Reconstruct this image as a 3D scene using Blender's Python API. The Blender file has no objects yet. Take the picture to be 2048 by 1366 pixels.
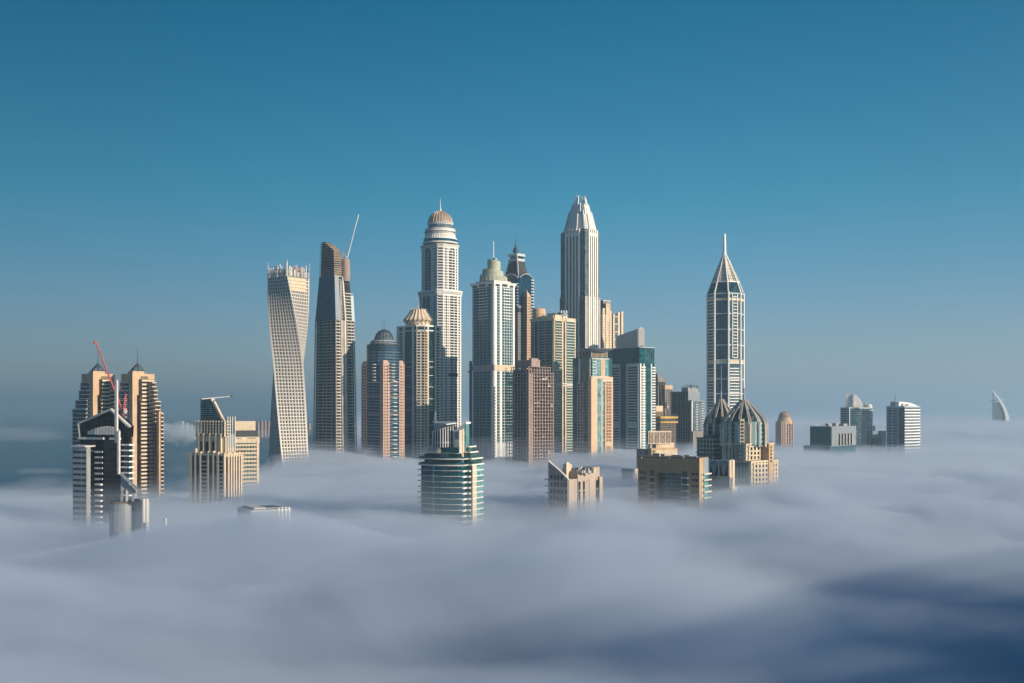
import bpy, math, random
import numpy as np
from mathutils import Vector
R = math.radians
random.seed(7)
sc = bpy.context.scene
COL = sc.collection

# ------------------------------------------------------------------ camera, sky, sun, exposure
F = 2196.0       # focal length in photograph pixels (2048 wide)
CAMZ = 142.0     # eye height in metres
HY = 815.0       # horizon row
cam = bpy.data.cameras.new('camera'); cam_o = bpy.data.objects.new('camera', cam); COL.objects.link(cam_o)
cam_o.location = (0, 0, CAMZ); cam_o.rotation_euler = (R(90), 0, 0)
cam.sensor_width = 36; cam.lens = 36 * F / 2048; cam.shift_y = (HY - 683) / 2048
cam.clip_start = 1; cam.clip_end = 200000
sc.camera = cam_o

SUN_AZ, SUN_EL = 60.0, 17.0
sdx, sdy = math.sin(R(SUN_AZ)), -math.cos(R(SUN_AZ))
w = bpy.data.worlds.new('World'); sc.world = w; w.use_nodes = True
nt = w.node_tree; bg = nt.nodes['Background']
sky = nt.nodes.new('ShaderNodeTexSky'); sky.sky_type = 'NISHITA'; sky.sun_disc = False
sky.sun_elevation = R(SUN_EL); sky.sun_rotation = math.atan2(sdx, sdy)
sky.altitude = 100; sky.air_density = 1.0; sky.dust_density = 0.3; sky.ozone_density = 3.0
tc = nt.nodes.new('ShaderNodeTexCoord'); sep = nt.nodes.new('ShaderNodeSeparateXYZ')
ramp = nt.nodes.new('ShaderNodeValToRGB'); mulc = nt.nodes.new('ShaderNodeMix')
mulc.data_type = 'RGBA'; mulc.blend_type = 'MULTIPLY'; mulc.inputs[0].default_value = 1.0
cr = ramp.color_ramp
cr.elements[0].position = 0.0; cr.elements[0].color = (.86, .90, 1.12, 1)
cr.elements[1].position = 1.0; cr.elements[1].color = (.004, .62, .90, 1)
for p, c in ((.08, (.67, .89, 1.10)), (.18, (.26, .95, 1.04)), (.35, (.004, .79, .91))):
    e = cr.elements.new(p); e.color = (*c, 1)
nt.links.new(tc.outputs['Generated'], sep.inputs[0]); nt.links.new(sep.outputs['Z'], ramp.inputs[0])
nt.links.new(sky.outputs[0], mulc.inputs[6]); nt.links.new(ramp.outputs[0], mulc.inputs[7])
mr_ = nt.nodes.new('ShaderNodeMapRange'); mr_.inputs[1].default_value = -.55; mr_.inputs[2].default_value = .25     # deeper sky away from the sun
mr_.inputs[3].default_value = .54; mr_.inputs[4].default_value = 1.0; mr_.interpolation_type = 'SMOOTHSTEP'
vsc = nt.nodes.new('ShaderNodeVectorMath'); vsc.operation = 'SCALE'
nt.links.new(sep.outputs['X'], mr_.inputs[0]); nt.links.new(mulc.outputs[2], vsc.inputs[0]); nt.links.new(mr_.outputs[0], vsc.inputs['Scale'])
nt.links.new(vsc.outputs[0], bg.inputs[0]); bg.inputs[1].default_value = 0.08

sl = bpy.data.lights.new('sun', 'SUN'); so = bpy.data.objects.new('sun', sl); COL.objects.link(so)
sl.energy = 5.0; sl.angle = R(0.5); sl.color = (1, .82, .62)
so.rotation_euler = Vector((sdx * math.cos(R(SUN_EL)), sdy * math.cos(R(SUN_EL)), math.sin(R(SUN_EL)))).to_track_quat('Z', 'Y').to_euler()

vs_ = sc.view_settings; sc.display_settings.display_device = 'sRGB'
vs_.view_transform = 'Standard'; vs_.look = 'None'; vs_.exposure = 0.32; vs_.gamma = 1; vs_.use_curve_mapping = False
sc.render.engine = 'CYCLES'
cy = sc.cycles
cy.use_denoising = True; cy.denoiser = 'OPENIMAGEDENOISE'
cy.volume_bounces = 4; cy.max_bounces = 10; cy.diffuse_bounces = 3; cy.glossy_bounces = 3; cy.transparent_max_bounces = 32

# ------------------------------------------------------------------ materials
def new_mat(name):
    m = bpy.data.materials.new(name); m.use_nodes = True
    return m, m.node_tree, m.node_tree.nodes['Principled BSDF']

def wall_mat(name, c, rough=.75, var=.22, metal=0.0, scale=.12):
    """solid colour with soft blotches and vertical rain streaks"""
    m, n, p = new_mat(name)
    t = n.nodes.new('ShaderNodeTexCoord')
    mp = n.nodes.new('ShaderNodeMapping'); mp.inputs['Scale'].default_value = (1, 1, .16)
    a = n.nodes.new('ShaderNodeTexNoise'); a.inputs['Scale'].default_value = scale * 3; a.inputs['Detail'].default_value = 5
    b = n.nodes.new('ShaderNodeTexNoise'); b.inputs['Scale'].default_value = scale; b.inputs['Detail'].default_value = 3
    n.links.new(t.outputs['Object'], mp.inputs[0]); n.links.new(mp.outputs[0], a.inputs['Vector'])
    n.links.new(t.outputs['Object'], b.inputs['Vector'])
    ad = n.nodes.new('ShaderNodeMath'); ad.operation = 'ADD'
    n.links.new(a.outputs['Fac'], ad.inputs[0]); n.links.new(b.outputs['Fac'], ad.inputs[1])
    mr = n.nodes.new('ShaderNodeMapRange'); mr.inputs[1].default_value = .6; mr.inputs[2].default_value = 1.4
    mr.inputs[3].default_value = 1 - var; mr.inputs[4].default_value = 1 + var
    n.links.new(ad.outputs[0], mr.inputs[0])
    mx = n.nodes.new('ShaderNodeVectorMath'); mx.operation = 'SCALE'; mx.inputs[0].default_value = c
    n.links.new(mr.outputs[0], mx.inputs['Scale']); n.links.new(mx.outputs[0], p.inputs['Base Color'])
    p.inputs['Roughness'].default_value = rough; p.inputs['Metallic'].default_value = metal
    return m

def glass_mat(name, c, c2, bay=3.2, floor=3.6, frac=.25, rough=.12, metal=.0, spec=.38):
    """facade glazing: every pane of one bay by one floor has its own tone, some with pale blinds drawn"""
    m, n, p = new_mat(name)
    t = n.nodes.new('ShaderNodeTexCoord')
    sn = n.nodes.new('ShaderNodeVectorMath'); sn.operation = 'SNAP'; sn.inputs[1].default_value = (bay, bay, floor)
    wn = n.nodes.new('ShaderNodeTexWhiteNoise'); wn.noise_dimensions = '3D'
    n.links.new(t.outputs['Object'], sn.inputs[0]); n.links.new(sn.outputs[0], wn.inputs['Vector'])
    mr = n.nodes.new('ShaderNodeMapRange'); mr.inputs[1].default_value = 1 - frac; mr.inputs[2].default_value = 1.0
    mr.inputs[3].default_value = 0; mr.inputs[4].default_value = .8
    n.links.new(wn.outputs['Value'], mr.inputs[0])
    sp = n.nodes.new('ShaderNodeSeparateColor'); n.links.new(wn.outputs['Color'], sp.inputs[0])
    mr2 = n.nodes.new('ShaderNodeMapRange'); mr2.inputs[3].default_value = .55; mr2.inputs[4].default_value = 1.5
    n.links.new(sp.outputs[1], mr2.inputs[0])
    sv = n.nodes.new('ShaderNodeVectorMath'); sv.operation = 'SCALE'; sv.inputs[0].default_value = c
    n.links.new(mr2.outputs[0], sv.inputs['Scale'])
    mx = n.nodes.new('ShaderNodeMix'); mx.data_type = 'RGBA'; mx.inputs[7].default_value = (*c2, 1)
    n.links.new(mr.outputs[0], mx.inputs[0]); n.links.new(sv.outputs[0], mx.inputs[6])
    n.links.new(mx.outputs[2], p.inputs['Base Color'])
    mr3 = n.nodes.new('ShaderNodeMapRange'); mr3.inputs[3].default_value = rough * .5; mr3.inputs[4].default_value = rough * 1.6
    n.links.new(sp.outputs[2], mr3.inputs[0]); n.links.new(mr3.outputs[0], p.inputs['Roughness'])
    p.inputs['Metallic'].default_value = metal; p.inputs['Specular IOR Level'].default_value = spec
    return m

def vol_mat(name, dens, col, g):
    m = bpy.data.materials.new(name); m.use_nodes = True; n = m.node_tree
    n.nodes.remove(n.nodes['Principled BSDF'])
    v = n.nodes.new('ShaderNodeVolumePrincipled'); v.inputs['Density'].default_value = dens
    v.inputs['Color'].default_value = (*col, 1); v.inputs['Anisotropy'].default_value = g
    n.links.new(v.outputs[0], n.nodes['Material Output'].inputs['Volume'])
    return m

TAN = wall_mat('tan_render', (.56, .38, .24)); CREAM = wall_mat('cream_render', (.64, .52, .38))
WHITE = wall_mat('white_paint', (.80, .79, .76), .6, .1); OFFW = wall_mat('offwhite_concrete', (.60, .58, .54))
GREY = wall_mat('grey_panel', (.30, .31, .32), .5); CONC = wall_mat('raw_concrete', (.33, .28, .24), .85, .25)
PINK = wall_mat('pink_stone', (.52, .345, .275)); PINKC = wall_mat('pinkish_concrete', (.34, .25, .22), .85, .22)
BROWN = wall_mat('brown_stone', (.17, .125, .08)); SAND = wall_mat('sand_stone', (.50, .34, .19))
MUD = wall_mat('brown_panel', (.37, .235, .12)); DARK = wall_mat('dark_metal', (.035, .037, .042), .5)
STEEL = wall_mat('pale_metal', (.50, .52, .54), .35, .1, .6); BGREY = wall_mat('blue_grey_metal', (.27, .30, .33), .4, .1, .2)
BRNGREY = wall_mat('brown_grey_stone', (.23, .20, .18)); SAGE = wall_mat('sage_render', (.42, .43, .34))
PALEB = wall_mat('pale_blue_panel', (.48, .54, .58), .5, .1); YEL = wall_mat('yellow_formwork', (.60, .36, .05), .6)
RED = wall_mat('crane_red', (.62, .12, .12), .5); NET = wall_mat('cream_netting', (.66, .53, .38), .9, .2)
COPPER = wall_mat('rose_cladding', (.26, .18, .15), .5); BRONZE = wall_mat('bronze_rib', (.46, .41, .35), .45, .12, .1)
G_DARK = glass_mat('dark_glazing', (.008, .018, .030), (.11, .12, .12), frac=.28)
G_BLK = glass_mat('black_glazing', (.006, .006, .006), (.035, .03, .026), frac=.25, spec=.14)
G_BLUE = glass_mat('blue_glazing', (.008, .045, .085), (.03, .09, .14), frac=.2)
G_TEAL = glass_mat('teal_glazing', (.004, .062, .080), (.02, .13, .15), frac=.2)
G_DTEAL = glass_mat('dark_teal_glazing', (.003, .028, .042), (.05, .10, .12), frac=.3)
G_GRN = glass_mat('green_glazing', (.03, .085, .075), (.12, .17, .15), frac=.3)
G_BRZ = glass_mat('bronze_glazing', (.030, .018, .012), (.13, .08, .05), frac=.2, spec=.35)
G_AQUA = glass_mat('aqua_glazing', (.10, .27, .29), (.18, .34, .36), frac=.3)
G_GREY = glass_mat('grey_blue_glazing', (.08, .115, .135), (.16, .19, .20), frac=.3)
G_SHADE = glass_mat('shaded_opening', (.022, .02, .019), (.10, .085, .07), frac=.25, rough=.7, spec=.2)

# ------------------------------------------------------------------ mesh builder
class MB:
    def __init__(s): s.v = []; s.f = []
    def add(s, vs, fs):
        k = len(s.v); s.v += [tuple(p) for p in vs]; s.f += [tuple(i + k for i in f) for f in fs]; return s
    def loft(s, rings, caps=True):
        n = len(rings[0]); vs = [p for r in rings for p in r]; fs = []
        for k in range(len(rings) - 1):
            for i in range(n):
                j = (i + 1) % n; fs.append((k * n + i, k * n + j, (k + 1) * n + j, (k + 1) * n + i))
        if caps: fs.append(tuple(range(n - 1, -1, -1))); fs.append(tuple((len(rings) - 1) * n + i for i in range(n)))
        return s.add(vs, fs)
    def prism(s, poly, z0, z1, poly2=None):
        p2 = poly2 or poly
        return s.loft([[(x, y, z0) for x, y in poly], [(x, y, z1) for x, y in p2]])
    def box(s, x0, x1, y0, y1, z0, z1): return s.prism([(x0, y0), (x1, y0), (x1, y1), (x0, y1)], z0, z1)
    def lathe(s, cx, cy, prof, n=20, a0=0):
        return s.loft([[(cx + r * math.cos(a0 + 2 * math.pi * k / n), cy + r * math.sin(a0 + 2 * math.pi * k / n), z) for k in range(n)] for r, z in prof])
    def bar(s, p, q, wd, wd2=None, n=4):
        p = Vector(p); q = Vector(q); d = (q - p).normalized()
        u = d.cross(Vector((0, 0, 1)) if abs(d.z) < .95 else Vector((0, 1, 0))).normalized(); v = d.cross(u)
        def ring(c, r): return [c + (u * math.cos(a) + v * math.sin(a)) * r for a in [math.pi / 4 + 2 * math.pi * k / n for k in range(n)]]
        return s.loft([ring(p, wd * .707), ring(q, (wd if wd2 is None else wd2) * .707)])
    def path(s, pts, wd):
        for a, b in zip(pts[:-1], pts[1:]): s.bar(a, b, wd)
        return s
    def eb(s, poly, i, t0, t1, z0, z1, out, inn=.3):
        A = Vector(poly[i]); B = Vector(poly[(i + 1) % len(poly)]); d = B - A; nrm = Vector((d.y, -d.x)).normalized()
        a = A + d * t0; b = A + d * t1
        return s.prism([tuple(a + nrm * out), tuple(b + nrm * out), tuple(b - nrm * inn), tuple(a - nrm * inn)], z0, z1)
    def mesh(s, name, m):
        me = bpy.data.meshes.new(name); me.from_pydata(s.v, [], s.f); me.materials.append(m); return me
    def build(s, name, m, parent=None, loc=(0, 0, 0)): return link(name, s.mesh(name, m), parent, loc)

def link(name, me, parent=None, loc=(0, 0, 0), rz=0):
    o = bpy.data.objects.new(name, me); COL.objects.link(o); o.parent = parent; o.location = loc
    if rz: o.rotation_euler = (0, 0, rz)
    return o
def thing(name, label, cat, loc=(0, 0, 0), rz=0, group=None):
    o = link(name, None, None, loc, rz); o['label'] = label; o['category'] = cat
    if group: o['group'] = group
    return o
def inset(poly, d):
    n = len(poly); out = []
    for i in range(n):
        p0 = Vector(poly[i - 1]); p1 = Vector(poly[i]); p2 = Vector(poly[(i + 1) % n])
        e1 = (p1 - p0).normalized(); e2 = (p2 - p1).normalized()
        n1 = Vector((-e1.y, e1.x)); n2 = Vector((-e2.y, e2.x)); k = 1 + n1.dot(n2)
        q = p1 + (n1 + n2) * (d / max(k, .25)); out.append((q.x, q.y))
    return out
def ngon(cx, cy, r, n, a0=0): return [(cx + r * math.cos(a0 + 2 * math.pi * k / n), cy + r * math.sin(a0 + 2 * math.pi * k / n)) for k in range(n)]
def chamfer(poly, c, which=(0, 1, 2, 3)):
    out = []
    for i, p in enumerate(poly):
        if i not in which: out.append(p); continue
        p0 = Vector(poly[i - 1]); p1 = Vector(p); p2 = Vector(poly[(i + 1) % len(poly)])
        a = p1 + (p0 - p1).normalized() * c; b = p1 + (p2 - p1).normalized() * c
        out += [(a.x, a.y), (b.x, b.y)]
    return out
def frange(a, b, st):
    n = max(1, int(round((b - a) / st))); return [a + (b - a) * k / n for k in range(n + 1)]

class T:
    """A tower. Its near corner stands D metres ahead; left, corner and right columns of its outline fix its footprint."""
    def __init__(s, name, label, D, xl, xc, xr, th=45, cat='skyscraper', group=None):
        s.D = D; s.th = R(th); s.s = D / F
        s.o = Vector(((xc - 1024) * D / F, D))
        s.ex = Vector((math.cos(s.th), -math.sin(s.th))); s.ey = Vector((math.sin(s.th), math.cos(s.th)))
        s.root = thing(name, label, cat, (s.o.x, s.o.y, 0), -s.th, group)
        s.P = s.poly(xl, xc, xr)
    def z(s, py, dd=0): return CAMZ - (py - HY) * (s.D + dd) / F
    def loc(s, px, dd=0):
        d = s.D + dd; wv = Vector(((px - 1024) * d / F, d)) - s.o
        return (wv.dot(s.ex), wv.dot(s.ey))
    def pt(s, px, py, dd=0): return (*s.loc(px, dd), s.z(py, dd))
    def world(s, p): return s.o + s.ex * p[0] + s.ey * p[1]
    def poly(s, xl, xc, xr, dd=0):
        d = s.D + dd; cx = (xc - 1024) * d / F; c, sn = math.cos(s.th), math.sin(s.th)
        u = (xl - 1024) / F; wl = (cx - u * d) / (c + u * sn)
        u = (xr - 1024) / F; wr = (u * d - cx) / (sn - u * c)
        x, y = s.loc(xc, dd)
        return [(x - wl, y), (x, y), (x, y + wr), (x - wl, y + wr)]
    def t(s, poly, i, px):
        if px <= 2.0: return px
        A = s.world(poly[i]); B = s.world(poly[(i + 1) % len(poly)]); u = (px - 1024) / F
        return (u * A.y - A.x) / ((B.x - A.x) - u * (B.y - A.y))
    def prism(s, name, m, poly, z0, z1, poly2=None, parent=None): return MB().prism(poly, z0, z1, poly2).build(name, m, parent or s.root)
    def rep(s, name, me, zs, parent=None):
        for z in zs: link(name, me, parent or s.root, (0, 0, z))
    def slabs(s, poly, zs, thick, out, m, name='floor_slab', parent=None):
        s.rep(name, MB().prism(inset(poly, -out), -thick, 0).mesh(name, m), zs, parent)
    def eslabs(s, poly, i, a, b, zs, thick, out, m, name='balcony', inn=.3, parent=None):
        s.rep(name, MB().eb(poly, i, s.t(poly, i, a), s.t(poly, i, b), -thick, 0, out, inn).mesh(name, m), zs, parent)
    def eb(s, name, m, poly, i, a, b, z0, z1, out, inn=.3, parent=None):
        return MB().eb(poly, i, s.t(poly, i, a), s.t(poly, i, b), z0, z1, out, inn).build(name, m, parent or s.root)
    def piers(s, poly, i, a, b, n, z0, z1, wd, out, m, name='pier', parent=None):
        a = s.t(poly, i, a); b = s.t(poly, i, b)
        L = (Vector(poly[(i + 1) % len(poly)]) - Vector(poly[i])).length; h = wd / L / 2
        for k in range(n):
            t = a + (b - a) * (k / (n - 1) if n > 1 else .5); t = min(max(t, a + h), b - h) if b - a > 2 * h else (a + b) / 2
            MB().eb(poly, i, t - h, t + h, z0, z1, out).build(name, m, parent or s.root)
    def grid(s, poly, i, a, b, n, zs, pw, sh, out, m, m2=None, parent=None):
        s.piers(poly, i, a, b, n, zs[0] - sh, zs[-1], pw, out, m, parent=parent)
        s.eslabs(poly, i, a, b, zs, sh, out - .12, m2 or m, 'spandrel', parent=parent)
    def plate(s, name, m, poly, i, pts, out, inn=.3, parent=None):
        """outline (column,row) on the plane of one wall, given thickness"""
        A = Vector(poly[i]); B = Vector(poly[(i + 1) % len(poly)]); d = B - A; nr = Vector((d.y, -d.x)).normalized()
        q = [(A + d * s.t(poly, i, px), s.z(py)) for px, py in pts]
        f = [(*(p + nr * out), z) for p, z in q]; bk = [(*(p - nr * inn), z) for p, z in q]
        return MB().loft([f, bk]).build(name, m, parent or s.root)
    def bars(s, name, m, segs, wd, parent=None, dd=0, wd2=None):
        b = MB()
        for p, q in segs: b.bar(s.pt(*p[:2], p[2] if len(p) > 2 else dd), s.pt(*q[:2], q[2] if len(q) > 2 else dd), wd, wd2)
        return b.build(name, m, parent or s.root)
    def clutter(s, poly, z, n, m, seed, hmax=4.0, name='roof_unit'):
        """small plant boxes on a roof"""
        rr = random.Random(seed); xs = [p[0] for p in poly]; ys = [p[1] for p in poly]
        for _ in range(n):
            a = rr.uniform(.12, .75); b = rr.uniform(.12, .75); lx = rr.uniform(.08, .2); ly = rr.uniform(.08, .2)
            W = max(xs) - min(xs); H = max(ys) - min(ys); x = min(xs) + W * a; y = min(ys) + H * b
            MB().box(x, x + W * lx, y, y + H * ly, z - .2, z + rr.uniform(.35, 1) * hmax).build(name, m, s.root)
ZB = 52.0     # detail starts here, well inside the fog

# ------------------------------------------------------------------ sea, ground, haze, fog
def vnoise(x, y, sz, seed):
    r = np.random.RandomState(seed).rand(256, 256)
    x = x / sz; y = y / sz; xi = np.floor(x).astype(int); yi = np.floor(y).astype(int); fx = x - xi; fy = y - yi
    fx = fx * fx * fx * (fx * (6 * fx - 15) + 10); fy = fy * fy * fy * (fy * (6 * fy - 15) + 10)
    g = lambda a, b: r[a % 256, b % 256]
    return (g(xi, yi) * (1 - fx) + g(xi + 1, yi) * fx) * (1 - fy) + (g(xi, yi + 1) * (1 - fx) + g(xi + 1, yi + 1) * fx) * fy - .5
def sstep(a, b, x):
    t = np.clip((x - a) / (b - a), 0, 1); return t * t * (3 - 2 * t)
def kind(o, k): o['kind'] = k; return o

m_sea, n_, p_ = new_mat('sea_water')
p_.inputs['Base Color'].default_value = (.012, .05, .07, 1); p_.inputs['Roughness'].default_value = .3
_t = n_.nodes.new('ShaderNodeTexCoord'); _a = n_.nodes.new('ShaderNodeTexNoise'); _a.inputs['Scale'].default_value = .02; _a.inputs['Detail'].default_value = 6
_b = n_.nodes.new('ShaderNodeBump'); _b.inputs['Strength'].default_value = .5; _b.inputs['Distance'].default_value = 3
n_.links.new(_t.outputs['Object'], _a.inputs['Vector']); n_.links.new(_a.outputs['Fac'], _b.inputs['Height']); n_.links.new(_b.outputs[0], p_.inputs['Normal'])
kind(MB().box(-56000, 56000, -4500, 58000, -.8, 0).build('sea', m_sea), 'structure')
GROUND = wall_mat('urban_ground', (.075, .085, .095), .9, .3, 0, .01)
land = [(-900, -2500), (3500, -2500), (7000, 2500), (9000, 6500), (6500, 7200), (2500, 4200), (600, 2500), (-60, 1650), (-380, 1180), (-620, 960), (-900, 500)]
kind(MB().prism(land, -.4, .6).build('ground', GROUND), 'structure')
HAZE = 1.2e-4
kind(MB().box(-60000, 60000, -5000, 60000, -2, 460).build('haze', vol_mat('haze_air', HAZE, (.68, .88, 1.0), .45)), 'stuff')

MOUNDS = [(640, 1310, 20, 60, 60), (560, 1190, 5, 90, 60), (1650, 1480, -10, 120, 120), (520, 600, 20, 75, 55), (260, 545, 8, 60, 40), (1240, 1330, 12, 60, 50), (1560, 1010, 6, 80, 80), (1840, 1930, 10, 90, 60),
          (1450, 1500, -8, 160, 200), (1620, 2300, -26, 300, 500), (2060, 330, -22, 150, 150), (900, 1000, -6, 140, 120)]
FOGC = (.68, .78, .92)
WSTEP = .085; WOFF = (12.4, 9.3, 5)
def fog_layer(name, lift, dens, amp, seed, col=FOGC, edge=1.0):
    ny, nx = 260, 210
    t = np.linspace(0, 1, ny); ys = -350 + (np.exp(t * 5.0) - 1) / (math.exp(5.0) - 1) * 50000
    ss = np.linspace(-1, 1, nx); ss = np.sign(ss) * np.abs(ss) ** 1.25
    X = ss[None, :] * (900 + .75 * np.maximum(ys, 0)[:, None]); Y = np.repeat(ys[:, None], nx, 1)
    wx = X + 90 * vnoise(X, Y, 170, seed + 5); wy = Y * .75 + 60 * vnoise(X, Y, 140, seed + 6)
    base = np.interp(Y, [250, 650, 1150, 2500, 6000], [62, 67, 70, 71, 70])
    Z = base + np.interp(Y, [500, 1200], [lift[0], lift[1]]) + amp * (vnoise(wx, wy, 340, seed) + .55 * vnoise(wx, wy, 130, seed + 1) + .3 * vnoise(wx, wy, 55, seed + 2) + .14 * vnoise(X, Y, 24, seed + 3)
        + np.interp(Y, [280, 620], [.35, 1]) * (.42 * (.25 - np.abs(vnoise(wx, wy, 95, seed + 11))) * 2 + .22 * (.25 - np.abs(vnoise(wx, wy, 42, seed + 12))) * 2))
    for px, D, h, sx, sy in MOUNDS:
        cx = (px - 1024) * D / F; Z = Z + h * np.exp(-((X - cx) / sx) ** 2 - ((Y - D) / sy) ** 2)
    Z = np.maximum(Z, 9 + .08 * Z)
    u = X / np.maximum(Y, 250)
    De = np.interp(u, [-.6, -.47, -.36, -.3, -.23, -.2, -.17, -.12], [790, 830, 890, 950, 1120, 1430, 2300, 60000]) * edge
    De = De + 130 * vnoise(X, Y, 200, seed + 9) + 60 * vnoise(X, Y, 70, seed + 8)
    Z = 6 + (Z - 6) * (1 - sstep(De, De * 1.12 + 60, Y)) * (1 - .35 * sstep(2500, 9000, Y))
    v = np.stack([X, Y, Z], -1).reshape(-1, 3); v2 = v.copy(); v2[:, 2] = 4.5
    N = ny * nx; I = np.arange(N).reshape(ny, nx)
    a, b, c, d = I[:-1, :-1].ravel(), I[:-1, 1:].ravel(), I[1:, 1:].ravel(), I[1:, :-1].ravel()
    f = np.concatenate([np.stack([a, b, c, d], 1), np.stack([N + d, N + c, N + b, N + a], 1)])
    per = np.concatenate([I[0, :], I[1:, -1], I[-1, -2::-1], I[-2:0:-1, 0]]); pn = np.roll(per, -1)
    f = np.concatenate([f, np.stack([pn, per, N + per, N + pn], 1)])
    me = bpy.data.meshes.new(name); me.from_pydata(np.concatenate([v, v2]).tolist(), [], f.tolist()); me.materials.append(vol_mat(name, dens, col, .0))
    return kind(link(name, me), 'stuff')
fog_layer('fog', (1, 0), .028, 22, 10)
fog_layer('thin_fog', (6, 11), .0030, 24, 40, edge=.95)
fog_layer('fog_veil', (15, 20), .0011, 22, 70, edge=.88)

def cloud_bank(px0, px1, y0, y1, D, dens, seed, name='cloud_bank'):
    """a low bank of cloud out over the sea"""
    cx = ((px0 + px1) / 2 - 1024) * D / F; rx = (px1 - px0) / 2 * D / F; zt = CAMZ - (y0 - HY) * D / F; zb = max(3, CAMZ - (y1 - HY) * D / F)
    nu, nv = 48, 20; vs = []; fs = []
    U = np.linspace(0, 2 * np.pi, nu, endpoint=False)
    ph, uu = np.meshgrid(np.pi * np.arange(nv + 1) / nv, U, indexing='ij')
    x = np.sin(ph) * np.cos(uu); y = np.sin(ph) * np.sin(uu); zc = np.cos(ph)
    q = 1 + .8 * vnoise(x * 3 + seed, y * 3 + zc * 2, .55, seed) + .4 * vnoise(x * 3 + seed, y * 3 + zc * 3, .22, seed + 1)
    vs = np.stack([cx + x * rx * q, D + y * rx * .8 * q, (zt + zb) / 2 + zc * q * (zt - zb) / 2], -1).reshape(-1, 3).tolist()
    for j in range(nv):
        for k in range(nu):
            k2 = (k + 1) % nu; fs.append((j * nu + k, (j + 1) * nu + k, (j + 1) * nu + k2, j * nu + k2))
    me = bpy.data.meshes.new(name); me.from_pydata(vs, [], fs); me.materials.append(vol_mat(name, dens, (.80, .88, .96), 0))
    return kind(link(name, me), 'stuff')
cloud_bank(-60, 130, 854, 884, 3200, .0014, 3)
cloud_bank(296, 412, 849, 886, 3600, .022, 8)
cloud_bank(30, 150, 936, 950, 2300, .0025, 5)
cloud_bank(330, 390, 930, 950, 2150, .0025, 6)
cloud_bank(490, 640, 858, 876, 4300, .002, 11)


# torn, billowing top of the fog among the towers: density broken up by noise and thinning with height
m_w = bpy.data.materials.new('wispy_fog'); m_w.use_nodes = True; n_ = m_w.node_tree; n_.nodes.remove(n_.nodes['Principled BSDF'])
v_ = n_.nodes.new('ShaderNodeVolumePrincipled'); v_.inputs['Color'].default_value = (*FOGC, 1); v_.inputs['Anisotropy'].default_value = 0
t_ = n_.nodes.new('ShaderNodeTexCoord'); mp_ = n_.nodes.new('ShaderNodeMapping'); mp_.inputs['Scale'].default_value = (1 / 150, 1 / 190, 1 / 62); mp_.inputs['Location'].default_value = WOFF
nz = n_.nodes.new('ShaderNodeTexNoise'); nz.inputs['Scale'].default_value = 1; nz.inputs['Detail'].default_value = 6; nz.inputs['Roughness'].default_value = .58; nz.inputs['Distortion'].default_value = .35
sx_ = n_.nodes.new('ShaderNodeSeparateXYZ'); hh_ = n_.nodes.new('ShaderNodeMapRange')
hh_.inputs[1].default_value = 55; hh_.inputs[2].default_value = 113; hh_.inputs[3].default_value = .33; hh_.inputs[4].default_value = .80; hh_.clamp = False
sb_ = n_.nodes.new('ShaderNodeMath'); sb_.operation = 'SUBTRACT'; ml_ = n_.nodes.new('ShaderNodeMapRange')
ml_.inputs[1].default_value = 0; ml_.inputs[2].default_value = .15; ml_.inputs[3].default_value = 0; ml_.inputs[4].default_value = .024
n_.links.new(t_.outputs['Object'], mp_.inputs[0]); n_.links.new(mp_.outputs[0], nz.inputs['Vector']); n_.links.new(t_.outputs['Object'], sx_.inputs[0]); n_.links.new(sx_.outputs['Z'], hh_.inputs[0])
n_.links.new(nz.outputs['Fac'], sb_.inputs[0]); n_.links.new(hh_.outputs[0], sb_.inputs[1]); n_.links.new(sb_.outputs[0], ml_.inputs[0]); n_.links.new(ml_.outputs[0], v_.inputs['Density'])
n_.links.new(v_.outputs[0], n_.nodes['Material Output'].inputs['Volume'])
m_w.cycles.volume_step_rate = WSTEP
poly_w = [(-190, 215), (330, 215), (1000, 1250), (1050, 1750), (-230, 1750), (-270, 1300), (-420, 985), (-520, 800)]
kind(MB().prism(poly_w, 52, 112).build('wispy_fog', m_w), 'stuff')

# ------------------------------------------------------------------ shared details
def spire(t, px, y0, y1, r0, m, dd=0, name='spire', r1=.15, parent=None):
    x, y = t.loc(px, dd)
    return MB().lathe(x, y, [(r0, t.z(y0, dd)), (r0 * .55, t.z(y0 + (y1 - y0) * .35, dd)), (r1, t.z(y1, dd))], 8).build(name, m, parent or t.root)
def ribbed_dome(t, px, dd, y0, y1, rpx, n, mskin, mrib, wd=.8, power=.5, parent=None):
    x, y = t.loc(px, dd); z0 = t.z(y0, dd); h = t.z(y1, dd) - z0; r = rpx * (t.D + dd) / F
    prof = [(r * math.cos(a) + .01, z0 + h * math.sin(a)) for a in [math.pi / 2 * k / 9 for k in range(10)]]
    d = MB().lathe(x, y, prof, 28).build('dome', mskin, parent or t.root)
    for k in range(n):
        a = 2 * math.pi * k / n
        MB().path([(x + (q + .25) * math.cos(a), y + (q + .25) * math.sin(a), z + .15) for q, z in prof], wd).build('rib', mrib, d)
    return d
def lattice(t, name, m, px0, px1, y0, y1, nx, ny, wd, dd=0, parent=None):
    segs = [((px0 + (px1 - px0) * k / nx, y0), (px0 + (px1 - px0) * k / nx, y1)) for k in range(nx + 1)]
    segs += [((px0, y0 + (y1 - y0) * k / ny), (px1, y0 + (y1 - y0) * k / ny)) for k in range(ny + 1)]
    return t.bars(name, m, segs, wd, parent, dd)

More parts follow.
